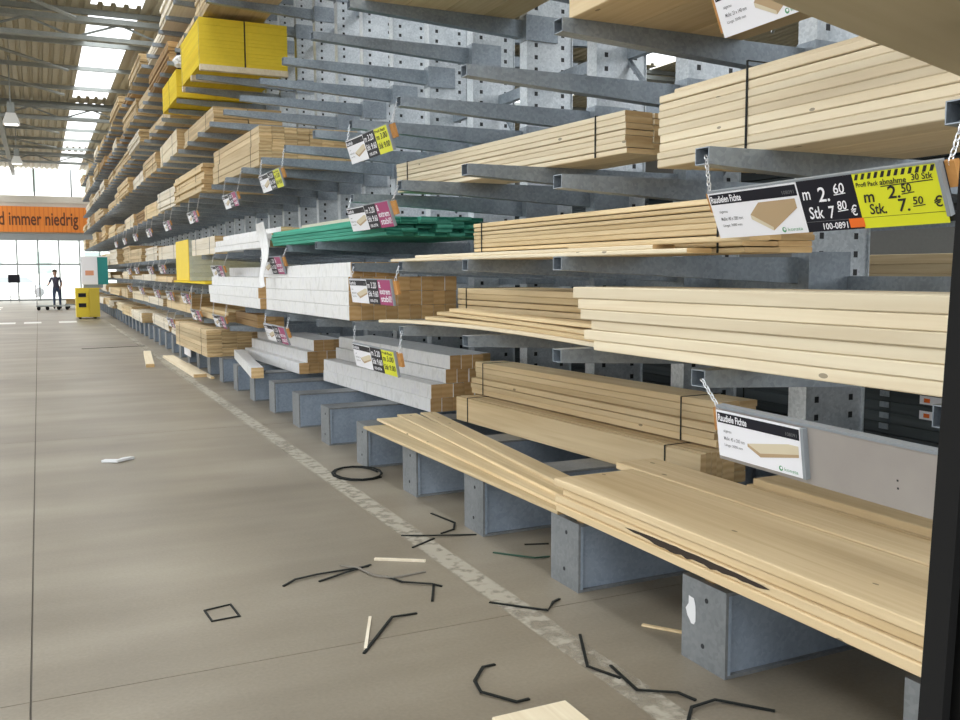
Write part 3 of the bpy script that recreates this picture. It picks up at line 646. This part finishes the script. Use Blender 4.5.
def product_card(t, x0, w, h, title, lines, pale=False, num='108091', logo='konsta'):
    c = build(MB().box(x0, x0 + w, -.004, 0, 0, h), 'product_card', WHITE, t, (0, -.012, 0))
    quadp(c, 'title_bar', [(x0 + .006, h * .74), (x0 + w - .006, h * .74), (x0 + w - .006, h * .96), (x0 + .006, h * .96)], BLACK, -.0048)
    put_text(c, title, x0 + .012, h * .775, h * .15, CHALK, w * .36, .02, -.0056)
    put_text(c, num, x0 + w * .84, h * .79, h * .07, GREYTXT, w * .12, 0, -.0056)
    for i, s in enumerate(lines): put_text(c, s, x0 + w * .085, h * (.53 - .15 * i), h * .075, GREYTXT, w * (.10, .26, .23)[i], .004, -.0052)
    if pale:
        quadp(c, 'picture', [(x0 + w * .38, h * .36), (x0 + w * .53, h * .20), (x0 + w * .97, h * .40), (x0 + w * .97, h * .62), (x0 + w * .86, h * .62), (x0 + w * .38, h * .42)], PICWOOD2, -.0050)
        quadp(c, 'picture_edge', [(x0 + w * .38, h * .36), (x0 + w * .53, h * .20), (x0 + w * .97, h * .40), (x0 + w * .97, h * .46), (x0 + w * .53, h * .28), (x0 + w * .38, h * .42)], PICWOOD, -.0054)
    else:
        quadp(c, 'picture', [(x0 + w * .44, h * .46), (x0 + w * .44, h * .36), (x0 + w * .65, h * .09), (x0 + w * .95, h * .50), (x0 + w * .95, h * .69), (x0 + w * .56, h * .69)], PICWOOD, -.0050)
        quadp(c, 'picture_edge', [(x0 + w * .44, h * .46), (x0 + w * .44, h * .36), (x0 + w * .65, h * .09), (x0 + w * .655, h * .16)], PICWOOD2, -.0054)
    if logo:
        ring = [(x0 + w * .76 + math.cos(a) * h * .055, h * .09 + math.sin(a) * h * .055) for a in [i * math.pi / 6 for i in range(12)]]
        quadp(c, 'logo', ring, LOGOG, -.0052); ring2 = [(x0 + w * .765 + math.cos(a) * h * .03, h * .10 + math.sin(a) * h * .03) for a in [i * math.pi / 4 for i in range(8)]]
        quadp(c, 'logo', ring2, WHITE, -.0056); put_text(c, logo, x0 + w * .80, h * .055, h * .07, LOGOG, w * .15, 0, -.0052)
    return c
def sign_root(name, label, cat, x, yl, zb, group=None, tilt=0.0, lean=.38):
    """x: plane, yl: left end (far), zb: lower edge; local x runs to the viewer's right"""
    return thing(name, label, cat, (x + .178 * math.sin(lean), yl, zb), (lean, tilt, -math.pi / 2), group)
H1 = .178
s1 = sign_root('price_sign', 'large price sign with product card, black chalk price and yellow bulk price', 'sign', 2.30, 2.82, 1.775, tilt=-.012)
build(MB().box(-.03, 1.03, 0, .022, H1 * .55, H1 - .005), 'batten', BATTEN, s1, (0, .0, 0))
build(MB().box(-.0, 1.0, -.016, .003, H1 - .002, H1 + .006), 'rail', RAIL, s1)
build(MB().box(0, 1.0, -.0015, 0, 0, H1), 'backing', STEEL_DARK, s1, (0, -.001, 0))
product_card(s1, 0, .45, H1, 'Raudielen Fichte', ('sägerau', 'Maße: 40 x 200 mm', 'Länge: 3000 mm'))
c = build(MB().box(.45, .685, -.004, 0, 0, H1), 'chalk_card', BLACK, s1, (0, -.012, 0))
for s, x, z, h, w in (('m', .465, .112, .028, .035), ('2.', .53, .100, .050, .048), ('60', .60, .122, .034, .045), ('Stk', .475, .045, .042, .062), ('7', .56, .042, .042, .026), ('80', .60, .068, .030, .038), ('€', .65, .045, .036, .026), ('100-0891', .52, .006, .022, .105)):
    put_text(c, s, x, z, h, CHALK, w, .012, -.0056, .12)
for (a, b2, zz) in ((.597, .645, .117), (.597, .64, .062)): quadp(c, 'underline', [(a, zz), (b2, zz + .003), (b2, zz + .006), (a, zz + .003)], CHALK, -.0052)
quadp(c, 'ruled_line', [(.45, .0345), (.685, .0345), (.685, .0358), (.45, .0358)], GREYTXT, -.0050)
build(MB().box(.632, .69, -.001, 0, .006, .036), 'orange_label', ORANGE, c, (0, -.0045, 0))
c = build(MB().box(.685, .985, -.004, 0, 0, H1), 'bulk_card', YEL, s1, (0, -.012, 0))
mb = MB()
for i in range(12):
    xx = .69 + i * .0245; mb.add([(xx, 0, .157), (xx + .012, 0, .157), (xx + .022, 0, .175), (xx + .010, 0, .175)], [(0, 1, 2, 3)])
me = bpy.data.meshes.new('hazard_stripe'); me.from_pydata(mb.v, [], mb.f); me.materials.append(INK); link('hazard_stripe', me, c, (0, -.0048, 0))
for s, x, z, h, w in (('Profi Pack', .692, .134, .015, .085), ('abnahme', .782, .133, .018, .095), ('30 Stk', .895, .136, .020, .072), ('m', .71, .083, .026, .04), ('2.', .80, .088, .040, .045), ('50', .852, .103, .026, .036), ('Stk.', .722, .044, .034, .062), ('7.', .83, .045, .040, .038), ('50', .882, .063, .024, .036), ('€', .952, .05, .034, .03)):
    put_text(c, s, x, z, h, INK, w, .014, -.0056, .12)
for (a, b2, zz) in ((.782, .965, .127), (.85, .895, .097), (.88, .922, .056)): quadp(c, 'underline', [(a, zz), (b2, zz + .003), (b2, zz + .006), (a, zz + .003)], INK, -.0052)
quadp(c, 'ruled_line', [(.685, .0345), (.985, .0345), (.985, .0358), (.685, .0358)], INK, -.0050)
build(MB().box(.985, .998, -.02, .0, .02, H1 + .004), 'end_bracket', RAIL, s1)
hang_sign(s1, -.012, H1 - .012); hang_sign(s1, 1.012, H1 - .012)
# second big sign
s2 = sign_root('price_sign', 'white product card on a long grey metal panel under the pale planks', 'sign', 2.30, 2.75, .952, tilt=.012, lean=.14)
build(MB().box(-.02, .96, .0, .02, -.02, H1 + .004), 'metal_panel', steel('panel_steel', (0.42, 0.39, 0.36), (0.34, 0.31, 0.29), metal=.25, rough=.5, scale=4), s2)
build(MB().box(-.012, .97, -.004, .03, H1 + .004, H1 + .014), 'rail', RAIL, s2)
product_card(s2, 0, .43, H1, 'Raudiele Fichte', ('sägerau', 'Maße: 45 x 200 mm', 'Länge: 3000 mm'), True)
build(MB().box(.432, .446, -.02, 0, .0, H1), 'end_bracket', RAIL, s2); build(MB().box(-.035, -.02, 0, .02, .09, H1), 'batten', BATTEN, s2)
hang_sign(s2, -.004, H1); hang_sign(s2, .95, H1)
for i, zz in enumerate((.045, .07)): build(MB().box(.80, .806, -.001, .0, zz, zz + .006), 'screw_hole', STEEL_DARK, s2)
# card at the top right
s3 = sign_root('price_sign', 'white product card hanging at the top under the golden pack', 'sign', 2.30, 2.82, 2.515, tilt=-.012)
build(MB().box(-.03, .9, 0, .022, .02, H1), 'batten', BATTEN, s3); product_card(s3, 0, .43, H1, 'Raudielen Fichte', ('sägerau', 'Maße: 23 x 140 mm', 'Länge: 3000 mm'))
hang_sign(s3, -.012, H1); hang_sign(s3, .88, H1)
# smaller repeated signs along the aisle
def mk_sign(kind):
    t = link('price_sign', None)
    build(MB().box(-.03, 1.13, 0, .022, .085, .19), 'batten', BATTEN, t)
    product_card(t, 0, .46, .2, 'Kantholz', ('gehobelt', 'Maße: 80 x 80 mm', 'Länge: 3000 mm'), True, logo=None)
    c = build(MB().box(.46, .74, -.004, 0, 0, .2), 'chalk_card', BLACK, t, (0, -.012, 0))
    for s, x, z, h, w in (('m 3.20', .48, .13, .05, .22), ('Stk 9.60', .48, .06, .05, .24), ('100-0774', .50, .015, .025, .18)): put_text(c, s, x, z, h, CHALK, w, .015, -.0056, .12)
    c = build(MB().box(.74, 1.04, -.004, 0, 0, .2), 'offer_card', YEL if kind == 'y' else MAUVE, t, (0, -.012, 0))
    if kind == 'y':
        for s, x, z, h, w in (('m 3.00', .76, .11, .045, .24), ('Stk 9.00', .76, .04, .045, .25), ('Profi Pack', .75, .165, .022, .24)): put_text(c, s, x, z, h, INK, w, .015, -.0056, .12)
    else:
        for s, x, z, h, w in (('&', .755, .135, .05, .05), ('extrem', .765, .085, .04, .24), ('stabil!', .775, .025, .05, .24)): put_text(c, s, x, z, h, CHALK, w, .015, -.0056)
    build(MB().box(1.04, 1.053, -.02, 0, .0, .2), 'end_bracket', RAIL, t); build(MB().box(0, 1.05, -.016, .003, .198, .206), 'rail', RAIL, t)
    return t
proto = {'y': mk_sign('y'), 'm': mk_sign('m')}; usedp = set()
def put_sign(kind, yl, zb, label, sc=.96, ry=0.0, lean=.3):
    o = copy_tree(proto[kind])
    o.location = (2.345 + .2 * math.sin(lean), yl, 1.65 + (zb + .01 - 1.65) * 1.03); o.rotation_euler = (lean, ry, -math.pi / 2); o.scale = (sc, sc, sc)
    hang_sign(o, -.012, .19); hang_sign(o, 1.1, .19)
    return tag(o, label, 'sign', 'price signs hung along the arms')
put_sign('y', 7.50, 2.50, 'yellow-ended price sign hung overhead left of the slanting plank pack')
put_sign('m', 7.50, 1.965, 'mauve-ended price sign hung in front of the green boards')
put_sign('m', 7.46, 1.395, 'mauve-ended price sign before the brown ends of the white beams', lean=.15)
put_sign('y', 7.40, .885, 'yellow-ended price sign above the white beams on the base', lean=.18)
put_sign('y', 10.85, 2.52, 'small yellow-ended price sign under the big beige overhead pack')
put_sign('m', 10.8, .885, 'mauve-ended price sign above the middle white beams on the base')
put_sign('m', 10.9, 1.62, 'mauve-ended price sign below the white boards at eye height')
tagspots = [(YK(9) + .1, 2.48), (YK(12) + .1, 2.44), (YK(15) + .1, 2.45), (YK(18) + .1, 2.44), (YK(21) + .1, 2.45), (YK(24) + .1, 2.45), (YK(27) + .1, 2.45), (YK(10) + .1, .86), (YK(12) + .1, .86), (YK(10) + .1, 1.56), (YK(13) + .1, 1.10),
 (YK(15) + .1, 1.10), (YK(17) + .1, 1.10), (YK(15) + .1, .58), (YK(20) + .1, 1.10), (YK(23) + .1, 1.10), (YK(16) + .1, 1.62), (YK(18) + .1, 1.60), (YK(21) + .1, 1.60), (YK(23) + .1, 1.58)]
cnt = {}
for y, z in tagspots:
    row = 'overhead' if z > 2 else 'eye-level' if z > 1.4 else 'chest-high' if z > 1 else 'knee-high'; cnt[row] = cnt.get(row, 0) + 1
    o = put_sign('m', y, z, 'small mauve-ended price sign farther back, %s of the %s row' % (ORD[cnt[row] - 1], row), .9)

for t in proto.values():
    for c in list(t.children_recursive): bpy.data.objects.remove(c)
    bpy.data.objects.remove(t)

# hanging foil and other bits on the rack
o = thing('foil_strip', 'torn white foil strip hanging over the white beams', 'foil', (2.31, 10.62, 1.47))
mb = MB(); n = 14; rr = random.Random(8); vs = []
for i in range(n + 1):
    s = i / n; a = Vector((.03 * math.sin(5 * s) - .03, -.25 * s + .05 * math.sin(9 * s), .72 - .72 * s)); wv = .09 + .05 * math.sin(4 * s + 1)
    vs += [a + Vector((-.01, wv, 0)), a + Vector((.02, -wv, .02))]
mb.add(vs, [(2 * i, 2 * i + 1, 2 * i + 3, 2 * i + 2) for i in range(n)]); st = build(mb, 'strip', WRAP, o)
sm = st.modifiers.new('thick', 'SOLIDIFY'); sm.thickness = .006
o = tag(build(MB().tube([(2.66, 1.9, 2.40), (2.645, 2.05, 2.36), (2.648, 2.12, 2.31), (2.652, 2.14, 2.335)], .006, 5).tube([(2.66, 1.4, 2.372), (2.645, 1.8, 2.372), (2.645, 2.05, 2.36)], .006, 5), 'strap_end', STRAP_G), 'loose green strap end curling from the overhead plank pack', 'strap')
PAPER = flat('torn_paper', (0.74, 0.75, 0.76), 0.8)
b0 = [ob for ob in COL.objects if ob.name.startswith('base_beam')][1]
mb = MB(); rr = random.Random(2); vs = [(2.4275, .075 + .035 * math.cos(a) * rr.uniform(.6, 1.1), .22 + .07 * math.sin(a) * rr.uniform(.7, 1.1)) for a in [i * math.pi / 6 for i in range(12)]]
mb.add(vs, [tuple(range(12))]); build(mb, 'paper_remnant', PAPER, b0)
o = thing('white_notice', 'small white notice fixed on the far base beams by the tan pack', 'notice', (2.417, 17.3, .12))
build(MB().box(0, .01, 0, .8, 0, .22), 'sheet', WHITE, o); build(MB().box(.0, .008, .1, .7, .22, .26), 'clip', ZINC, o)

# ================================================================== NEAR THINGS
post = thing('black_post', 'black metal door post standing at the right edge of the picture', 'post', (1.086, .9, 0), (0, .046, 0))
build(MB().box(0, .34, -.22, 0, .0, 2.0), 'post_body', BLACKPOST, post)
build(MB().box(-.016, .0, -.05, -.012, .02, 1.97), 'rubber_seal', RUBBER, post)
build(MB().box(.045, .06, .0, .012, .1, 1.42).box(.06, .3, .0, .012, 1.405, 1.42), 'trim_edge', RUBBER, post)
build(MB().prism([(.035 + math.cos(a) * .006, 1.43 + math.sin(a) * .006) for a in [i * math.pi / 5 for i in range(10)]], 'y', .0, .012), 'rivet', flat('dull_metal', (.35, .36, .36), .4, .8), post)
o = thing('wide_plank', 'pale plank lying slantwise on the black post at the upper right', 'plank', (.30, .771, 2.0), (0, 0, -math.atan2(.945, .325)))
link('plank_body', board_mesh(.36, 2.0, .05, wood('plank_close', (0.56, 0.49, 0.34), (0.50, 0.43, 0.28), .05, knots=False), E_PINE), o)
loose('floor_plank', 'pale plank end lying on the floor at the bottom edge', 'plank', None, (1.43, 1.5, .0), (1.43, 2.93, .0), .315, .02, W_PALE, E_PINE)

# ------------------------------------------------------------------ litter on the floor
def ribbon(name, label, cat, pts, w, h, mat, closed=False, lift=0.0):
    mb = MB(); mb.tube([(x, y, 0.006 + (lift * math.sin(math.pi * i / max(1, len(pts) - 1)))) for i, (x, y) in enumerate(pts)], .5, 4, closed=closed)
    mb = MB(); P = [Vector((x, y, 0)) for x, y in pts]; n = len(P); vs = []
    for i, p in enumerate(P):
        a = P[(i - 1) % n] if (closed or i) else p; b = P[(i + 1) % n] if (closed or i < n - 1) else p
        t = (b - a).normalized(); u = Vector((-t.y, t.x, 0)) * w / 2; z = .001 + lift * math.sin(math.pi * i / max(1, n - 1))
        vs += [p - u + Vector((0, 0, z)), p + u + Vector((0, 0, z)), p + u + Vector((0, 0, z + h)), p - u + Vector((0, 0, z + h))]
    fs = []
    for i in range(n if closed else n - 1):
        j = (i + 1) % n
        for q in range(4): fs.append((i * 4 + q, i * 4 + (q + 1) % 4, j * 4 + (q + 1) % 4, j * 4 + q))
    if not closed: fs += [(3, 2, 1, 0), tuple(range((n - 1) * 4, n * 4))]
    mb.add(vs, fs); return tag(build(mb, name, mat), label, cat)
SG = 'litter'
S = [('long bent black strap on the open floor left of the white stick', [(1.09, 4.73), (1.17, 4.79), (1.3, 4.82), (1.6, 4.85)], STRAP),
('short black strap lying across the long bent strap', [(1.28, 4.72), (1.45, 4.78), (1.62, 4.87)], STRAP),
('dull grey strap curling beside the white stick', [(1.46, 4.93), (1.53, 4.84), (1.57, 4.67), (1.65, 4.59), (1.85, 4.62)], STRAP_GREY),
('kinked black strap just below the white stick', [(1.63, 4.64), (1.67, 4.5), (1.8, 4.4), (1.84, 4.36)], STRAP),
('stub of black strap pointing towards the camera below the kinked strap', [(1.805, 4.39), (1.71, 4.18)], STRAP),
('black strap bent upwards beside the pale wood splinter', [(1.2, 3.72), (1.42, 4.01), (1.45, 4.05), (1.58, 4.06)], STRAP),
('black strap bent like a letter C near the bottom edge', [(1.66, 3.37), (1.6, 3.36), (1.51, 3.25), (1.49, 3.15), (1.58, 3.02), (1.64, 3.03)], STRAP),
('black strap with hooked end crossing the painted line', [(1.96, 4.04), (2.16, 3.8), (2.24, 3.89), (2.3, 3.93)], STRAP),
('black strap bent at a right angle left of the painted line', [(2.15, 3.49), (1.99, 3.17), (2.06, 3.03)], STRAP),
('long black strap along the painted line near the bottom', [(2.09, 3.15), (2.05, 2.9), (2.18, 2.81), (2.21, 2.74)], STRAP),
('black strap bent at the bottom edge below the front base beam', [(2.08, 2.62), (2.15, 2.69), (2.27, 2.7), (2.42, 2.54)], STRAP),
('straight black strap across the painted line in the middle', [(1.98, 5.34), (2.14, 5.23), (2.41, 5.15)], STRAP),
('short black strap stub beside the straight strap on the line', [(1.95, 5.07), (2.14, 5.19)], STRAP),
('hooked black strap behind the straight strap on the line', [(2.35, 5.75), (2.39, 5.44), (2.32, 5.3), (2.22, 5.27)], STRAP),
('dark green strap lying before the second front base beam', [(2.34, 4.77), (2.5, 4.55), (2.6, 4.56)], STRAP_G),
('short dark strap tucked beside the base beam behind the green strap', [(2.58, 4.83), (2.72, 4.78)], STRAP),
('long dark stick on the floor far down the aisle', [(.78, 21.81), (2.09, 22.02)], STRAP)]
for lab, pts, m in S: ribbon('packing_strap' if 'stick' not in lab or 'strap' in lab else 'thin_stick', lab, 'strap' if 'strap' in lab else 'stick', pts, .013 if 'far down' not in lab else .05, .006, m, lift=.008 if len(pts) > 2 else 0)
ribbon('packing_strap', 'black strap folded into a small square on the open floor', 'strap', [(.66, 4.55), (.79, 4.58), (.80, 4.4), (.67, 4.39)], .011, .006, STRAP, True)
cp = [(2.28 + .17 * math.cos(a) * (1 + .02 * a), 7.16 + .26 * math.sin(a)) for a in [i * .45 for i in range(27)]]
ribbon('packing_strap', 'coiled black strap at the foot of the fifth base beam', 'strap', [(x, y - .0) for x, y in cp], .012, .01, STRAP, lift=.01)
ribbon('wood_stick', 'white stick lying on the floor among the black straps', 'stick', [(1.67, 4.95), (1.92, 4.79)], .022, .012, W_WHITISH)
ribbon('wood_splinter', 'pale wood splinter beside the upward bent strap', 'splinter', [(1.22, 3.76), (1.36, 4.11)], .014, .008, W_WHITISH)
ribbon('wood_splinter', 'tan wood splinter beside the front base beam', 'splinter', [(2.47, 3.46), (2.585, 3.30)], .02, .008, W_PINE)
ribbon('paper_scrap', 'crumpled white paper scrap alone on the open floor', 'paper', [(.44, 8.63), (.55, 8.53), (.62, 8.6), (.68, 8.66)], .05, .02, PAPER, lift=.01)
loose('floor_plank', 'long pale plank on the floor before the far base beams', 'plank', None, (2.13, 15.0, 0), (2.10, 18.75, 0), .2, .05, W_PALE, E_PINE)
loose('floor_plank', 'second pale plank beside the long one on the floor', 'plank', None, (2.34, 14.7, 0), (2.31, 17.2, 0), .06, .03, W_PALE, E_PINE)
loose('floor_plank', 'short pale plank lying askew in the aisle', 'plank', None, (1.62, 17.0, 0), (1.86, 19.9, 0), .14, .06, W_PALE, E_PINE)

# ================================================================== FAR END OF THE AISLE
YC = flat('cabinet_yellow', (0.72, 0.55, 0.03), 0.5, var=.08)
o = thing('yellow_cabinet', 'yellow steel machine cabinet on the floor beside the far rack', 'cabinet', (1.15, 36, 0))
build(MB().box(.02, .80, .02, .9, .06, 1.1), 'cabinet_body', YC, o)
build(MB().box(.03, .42, -.015, .02, .08, 1.08), 'door', YC, o)
for (z0, z1) in ((.42, .56), (.78, .92)): build(MB().box(.1, .35, -.024, -.015, z0, z1), 'vent', BLACK, o)
build(MB().box(.46, .79, -.01, .02, .08, 1.08), 'side_cover', flat('cabinet_ochre', (0.55, 0.42, 0.04), 0.5), o)
for x in (.1, .6):
    for yy in (.05, .75): build(MB().box(x, x + .08, yy, yy + .08, 0, .06), 'foot', BLACK, o)
TEAL = flat('teal', (0.02, 0.26, 0.25), 0.5, var=.1)
o = thing('info_box', 'white and teal display box hanging above the yellow cabinet', 'display box', (1.55, 36.2, 1.22))
o.location = (1.40, 36.2, 1.101)
build(MB().box(0, .53, 0, .6, .12, 1.1), 'white_side', WHITE, o); build(MB().box(.53, .88, .02, .6, .12, 1.1), 'teal_side', TEAL, o)
build(MB().box(.12, .40, -.01, 0, .45, .62), 'orange_print', flat('print_orange', (.75, .35, .2), .6), o); build(MB().box(0, .88, 0, .6, 1.1, 1.13), 'lid', WHITE, o); build(MB().box(.05, .7, .1, .5, 0, .12), 'bracket', STEEL, o)
# pendant lamps
def lamp(x, y, z, lab):
    o = thing('pendant_lamp', lab, 'lamp', (x, y, z))
    build(MB().box(-.22, .22, -.22, .22, 0, .05).prism([(-.22, .05), (.22, .05), (.12, .3), (-.12, .3)], 'y', -.22, .22), 'lamp_shade', flat('lamp_white', (.75, .75, .72), .4), o)
    build(MB().box(-.1, .1, -.1, .1, .3, .62), 'lamp_housing', STEEL_GREY, o); build(MB().tube([(0, 0, .62), (0, 0, ROOF_Z - z + .02)], .015, 5), 'suspension', STEEL_GREY, o)
    b = build(MB().box(-.17, .17, -.17, .17, -.01, 0), 'diffuser', lampm, o)
lampm, nt, b = newmat('lamp_glow'); b.inputs['Emission Color'].default_value = (1, .96, .86, 1); b.inputs['Emission Strength'].default_value = 1.5
lamp(-.5, 30, 5.85, 'nearer pendant hall lamp hanging over the left of the aisle')
lamp(-.6, 44, 6.2, 'farther pendant hall lamp over the left of the aisle')
# car outside
CARW = flat('car_white', (.85, .86, .88), .25)
o = thing('parked_car', 'white car parked outside the glazed entrance', 'car', (-1.4, 72, 0))
mb = MB().prism([(-2.2, .35), (2.2, .35), (2.25, .75), (1.5, .9), (.7, 1.42), (-1.2, 1.42), (-2.1, .95), (-2.25, .7)], 'y', -.85, .85); build(mb, 'car_body', CARW, o)
build(MB().prism([(-1.55, .98), (1.2, .98), (.62, 1.36), (-1.12, 1.36)], 'y', -.86, .86), 'window_glass', flat('car_glass', (.35, .38, .40), .2), o)
for x in (-1.4, 1.4):
    for yy in (-.86, .68): build(MB().prism([(x + math.cos(a) * .32, .32 + math.sin(a) * .32) for a in [i * math.pi / 8 for i in range(16)]], 'y', yy, yy + .18), 'wheel', flat('tyre_grey', (.25, .25, .26), .8), o)
o = thing('black_board', 'black notice board standing by the entrance at far left', 'board', (-1.25, 58.5, 0))
build(MB().box(-.3, .3, 0, .05, 1.1, 1.55), 'notice_panel', BLACK, o)
for x in (-.22, .22): build(MB().box(x - .02, x + .02, .01, .05, 0, 1.1), 'leg', PROF, o)

# flat trolley
o = thing('flat_trolley', 'flat steel trolley with tall handle beside the distant person', 'trolley', (-.15, 45.1, 0))
build(MB().box(0, 1.35, 0, .65, .155, .21), 'platform', STEEL_GREY, o)
mb = MB(); mb.tube([(.04, .05, .2), (.0, .05, 1.15), (.0, .6, 1.15), (.04, .6, .2)], .02, 6); build(mb, 'handle', ZINC, o)
build(MB().box(.0, .5, .05, .6, 1.05, 1.09), 'wire_basket', flat('pale_blue', (.55, .68, .75), .5), o)
for x in (.1, .45, .9, 1.25):
    for yy in (.06, .55): build(MB().prism([(x + math.cos(a) * .075, .08 + math.sin(a) * .08) for a in [i * math.pi / 5 for i in range(10)]], 'y', yy, yy + .06), 'wheel', RUBBER, o)
o2 = thing('flat_trolley', 'second loaded flat trolley right of the distant person', 'trolley', (1.05, 46.9, 0))
build(MB().box(0, 1.0, 0, .65, .155, .21), 'platform', STEEL_GREY, o2)
for x in (.15, .8):
    for yy in (.06, .55): build(MB().prism([(x + math.cos(a) * .075, .08 + math.sin(a) * .08) for a in [i * math.pi / 5 for i in range(10)]], 'y', yy, yy + .06), 'wheel', RUBBER, o2)
pack('timber_pack', 'low timber load on the second flat trolley', 'timber pack', (1.1, 46.95, .212), (1.1, 47.5, .212), [(.08, [.3, .3, .3], 0)] * 3, W_TAN, E_TAN, ())

# person
SKIN = flat('skin', (.45, .28, .20), .6); SHIRT = flat('shirt_dark', (.05, .045, .07), .8); JEANS = flat('jeans', (.05, .07, .12), .8); HAIR = flat('hair', (.05, .03, .02), .7)
person = thing('person', 'person in dark shirt and jeans standing beside a flat trolley', 'person', (.72, 46.3, 0))
J = {'pel': (0, 0, .95, .15, .11), 'wst': (-.02, 0, 1.1, .145, .105), 'chs': (-.03, 0, 1.3, .165, .115), 'nek': (-.04, 0, 1.48, .055, .055), 'hd1': (-.05, -.01, 1.57, .075, .085), 'hd2': (-.05, -.02, 1.66, .085, .095), 'hd3': (-.05, -.01, 1.74, .06, .07),
     'shl': (-.20, 0, 1.42, .06, .06), 'ell': (-.30, -.04, 1.17, .045, .045), 'wrl': (-.36, -.22, 1.08, .032, .032), 'hnl': (-.38, -.30, 1.09, .035, .02), 'shr': (.15, 0, 1.42, .06, .06), 'elr': (.22, .03, 1.14, .045, .045), 'wrr': (.16, -.16, .98, .032, .032), 'hnr': (.14, -.24, .96, .035, .02),
     'hpl': (-.10, 0, .88, .095, .095), 'knl': (-.12, -.03, .5, .062, .062), 'anl': (-.12, .02, .1, .045, .045), 'tol': (-.13, -.14, .05, .042, .04), 'hpr': (.10, 0, .88, .095, .095), 'knr': (.12, -.02, .5, .062, .062), 'anr': (.13, .04, .1, .045, .045), 'tor': (.15, -.12, .05, .042, .04)}
ed = [('pel', 'wst'), ('wst', 'chs'), ('chs', 'nek'), ('nek', 'hd1'), ('hd1', 'hd2'), ('hd2', 'hd3'), ('chs', 'shl'), ('shl', 'ell'), ('ell', 'wrl'), ('wrl', 'hnl'), ('chs', 'shr'), ('shr', 'elr'), ('elr', 'wrr'), ('wrr', 'hnr'), ('pel', 'hpl'), ('hpl', 'knl'), ('knl', 'anl'), ('anl', 'tol'), ('pel', 'hpr'), ('hpr', 'knr'), ('knr', 'anr'), ('anr', 'tor')]
names = list(J); verts = [J[n][:3] for n in names]; edges_ = [(names.index(a), names.index(b)) for a, b in ed]
for side, hn, wr_ in ((-1, 'hnl', 'wrl'), (1, 'hnr', 'wrr')):     # fingers and thumb
    hp = Vector(J[hn][:3]); wp = Vector(J[wr_][:3]); d = (hp - wp).normalized()
    for q in range(4):
        b_ = hp + Vector((0, 0, .03 - .02 * q)); i0 = len(verts); verts += [tuple(b_), tuple(b_ + d * (.04 + .006 * (1.5 - abs(q - 1.5))) + Vector((0, 0, -.01))), tuple(b_ + d * .065 + Vector((0, 0, -.035)))]
        edges_ += [(names.index(hn), i0), (i0, i0 + 1), (i0 + 1, i0 + 2)]
    i0 = len(verts); verts += [tuple(wp + d * .03 + Vector((-.03 * side, 0, .02))), tuple(wp + d * .07 + Vector((-.045 * side, 0, .02)))]; edges_ += [(names.index(wr_), i0), (i0, i0 + 1)]
me = bpy.data.meshes.new('body'); me.from_pydata(verts, edges_, []); body = link('body', me, person)
sk = body.modifiers.new('skin', 'SKIN'); sv = me.skin_vertices[0].data
for i in range(len(verts)):
    sv[i].radius = J[names[i]][3:] if i < len(names) else (.009, .009)
sv[0].use_root = True
ss = body.modifiers.new('smooth', 'SUBSURF'); ss.levels = 2; ss.render_levels = 2
bpy.context.view_layer.update(); dg = bpy.context.evaluated_depsgraph_get(); me2 = bpy.data.meshes.new_from_object(body.evaluated_get(dg)); body.modifiers.clear(); body.data = me2
for m in (SKIN, SHIRT, JEANS, RUBBER): me2.materials.append(m)
if len(me2.materials) > 4:
    me2.materials.clear()
    for m in (SKIN, SHIRT, JEANS, RUBBER): me2.materials.append(m)
for p in me2.polygons:
    c = p.center; p.use_smooth = True
    p.material_index = 3 if c.z < .1 else 2 if c.z < .97 and abs(c.x) < .22 and c.y > -.13 else 1 if 0.95 < c.z < 1.47 and (abs(c.x + .03) < .21 or c.z > 1.22) and c.y > -.14 else 0
bm = bmesh.new(); bmesh.ops.create_uvsphere(bm, u_segments=16, v_segments=10, radius=.105)
for v in bm.verts: v.co.z *= 1.0
bmesh.ops.delete(bm, geom=[v for v in bm.verts if v.co.z < -.02 and v.co.y < .02], context='VERTS')
me = bpy.data.meshes.new('hair'); bm.to_mesh(me); bm.free(); me.materials.append(HAIR); link('hair', me, person, (-.05, .005, 1.70))
bm = bmesh.new(); bmesh.ops.create_cone(bm, segments=8, radius1=.016, radius2=.006, depth=.03, cap_ends=True, matrix=Matrix.Translation((-.05, -.125, 1.65)) @ Matrix.Rotation(math.pi / 2, 4, 'X'))
me = bpy.data.meshes.new('nose'); bm.to_mesh(me); bm.free(); me.materials.append(SKIN); link('nose', me, person)
for x in (-.085, -.015): build(MB().box(x - .012, x + .012, -.108, -.098, 1.675, 1.687), 'eye', HAIR, person)
build(MB().box(-.075, -.025, -.104, -.095, 1.605, 1.613), 'mouth', flat('lips', (.3, .12, .1), .6), person)
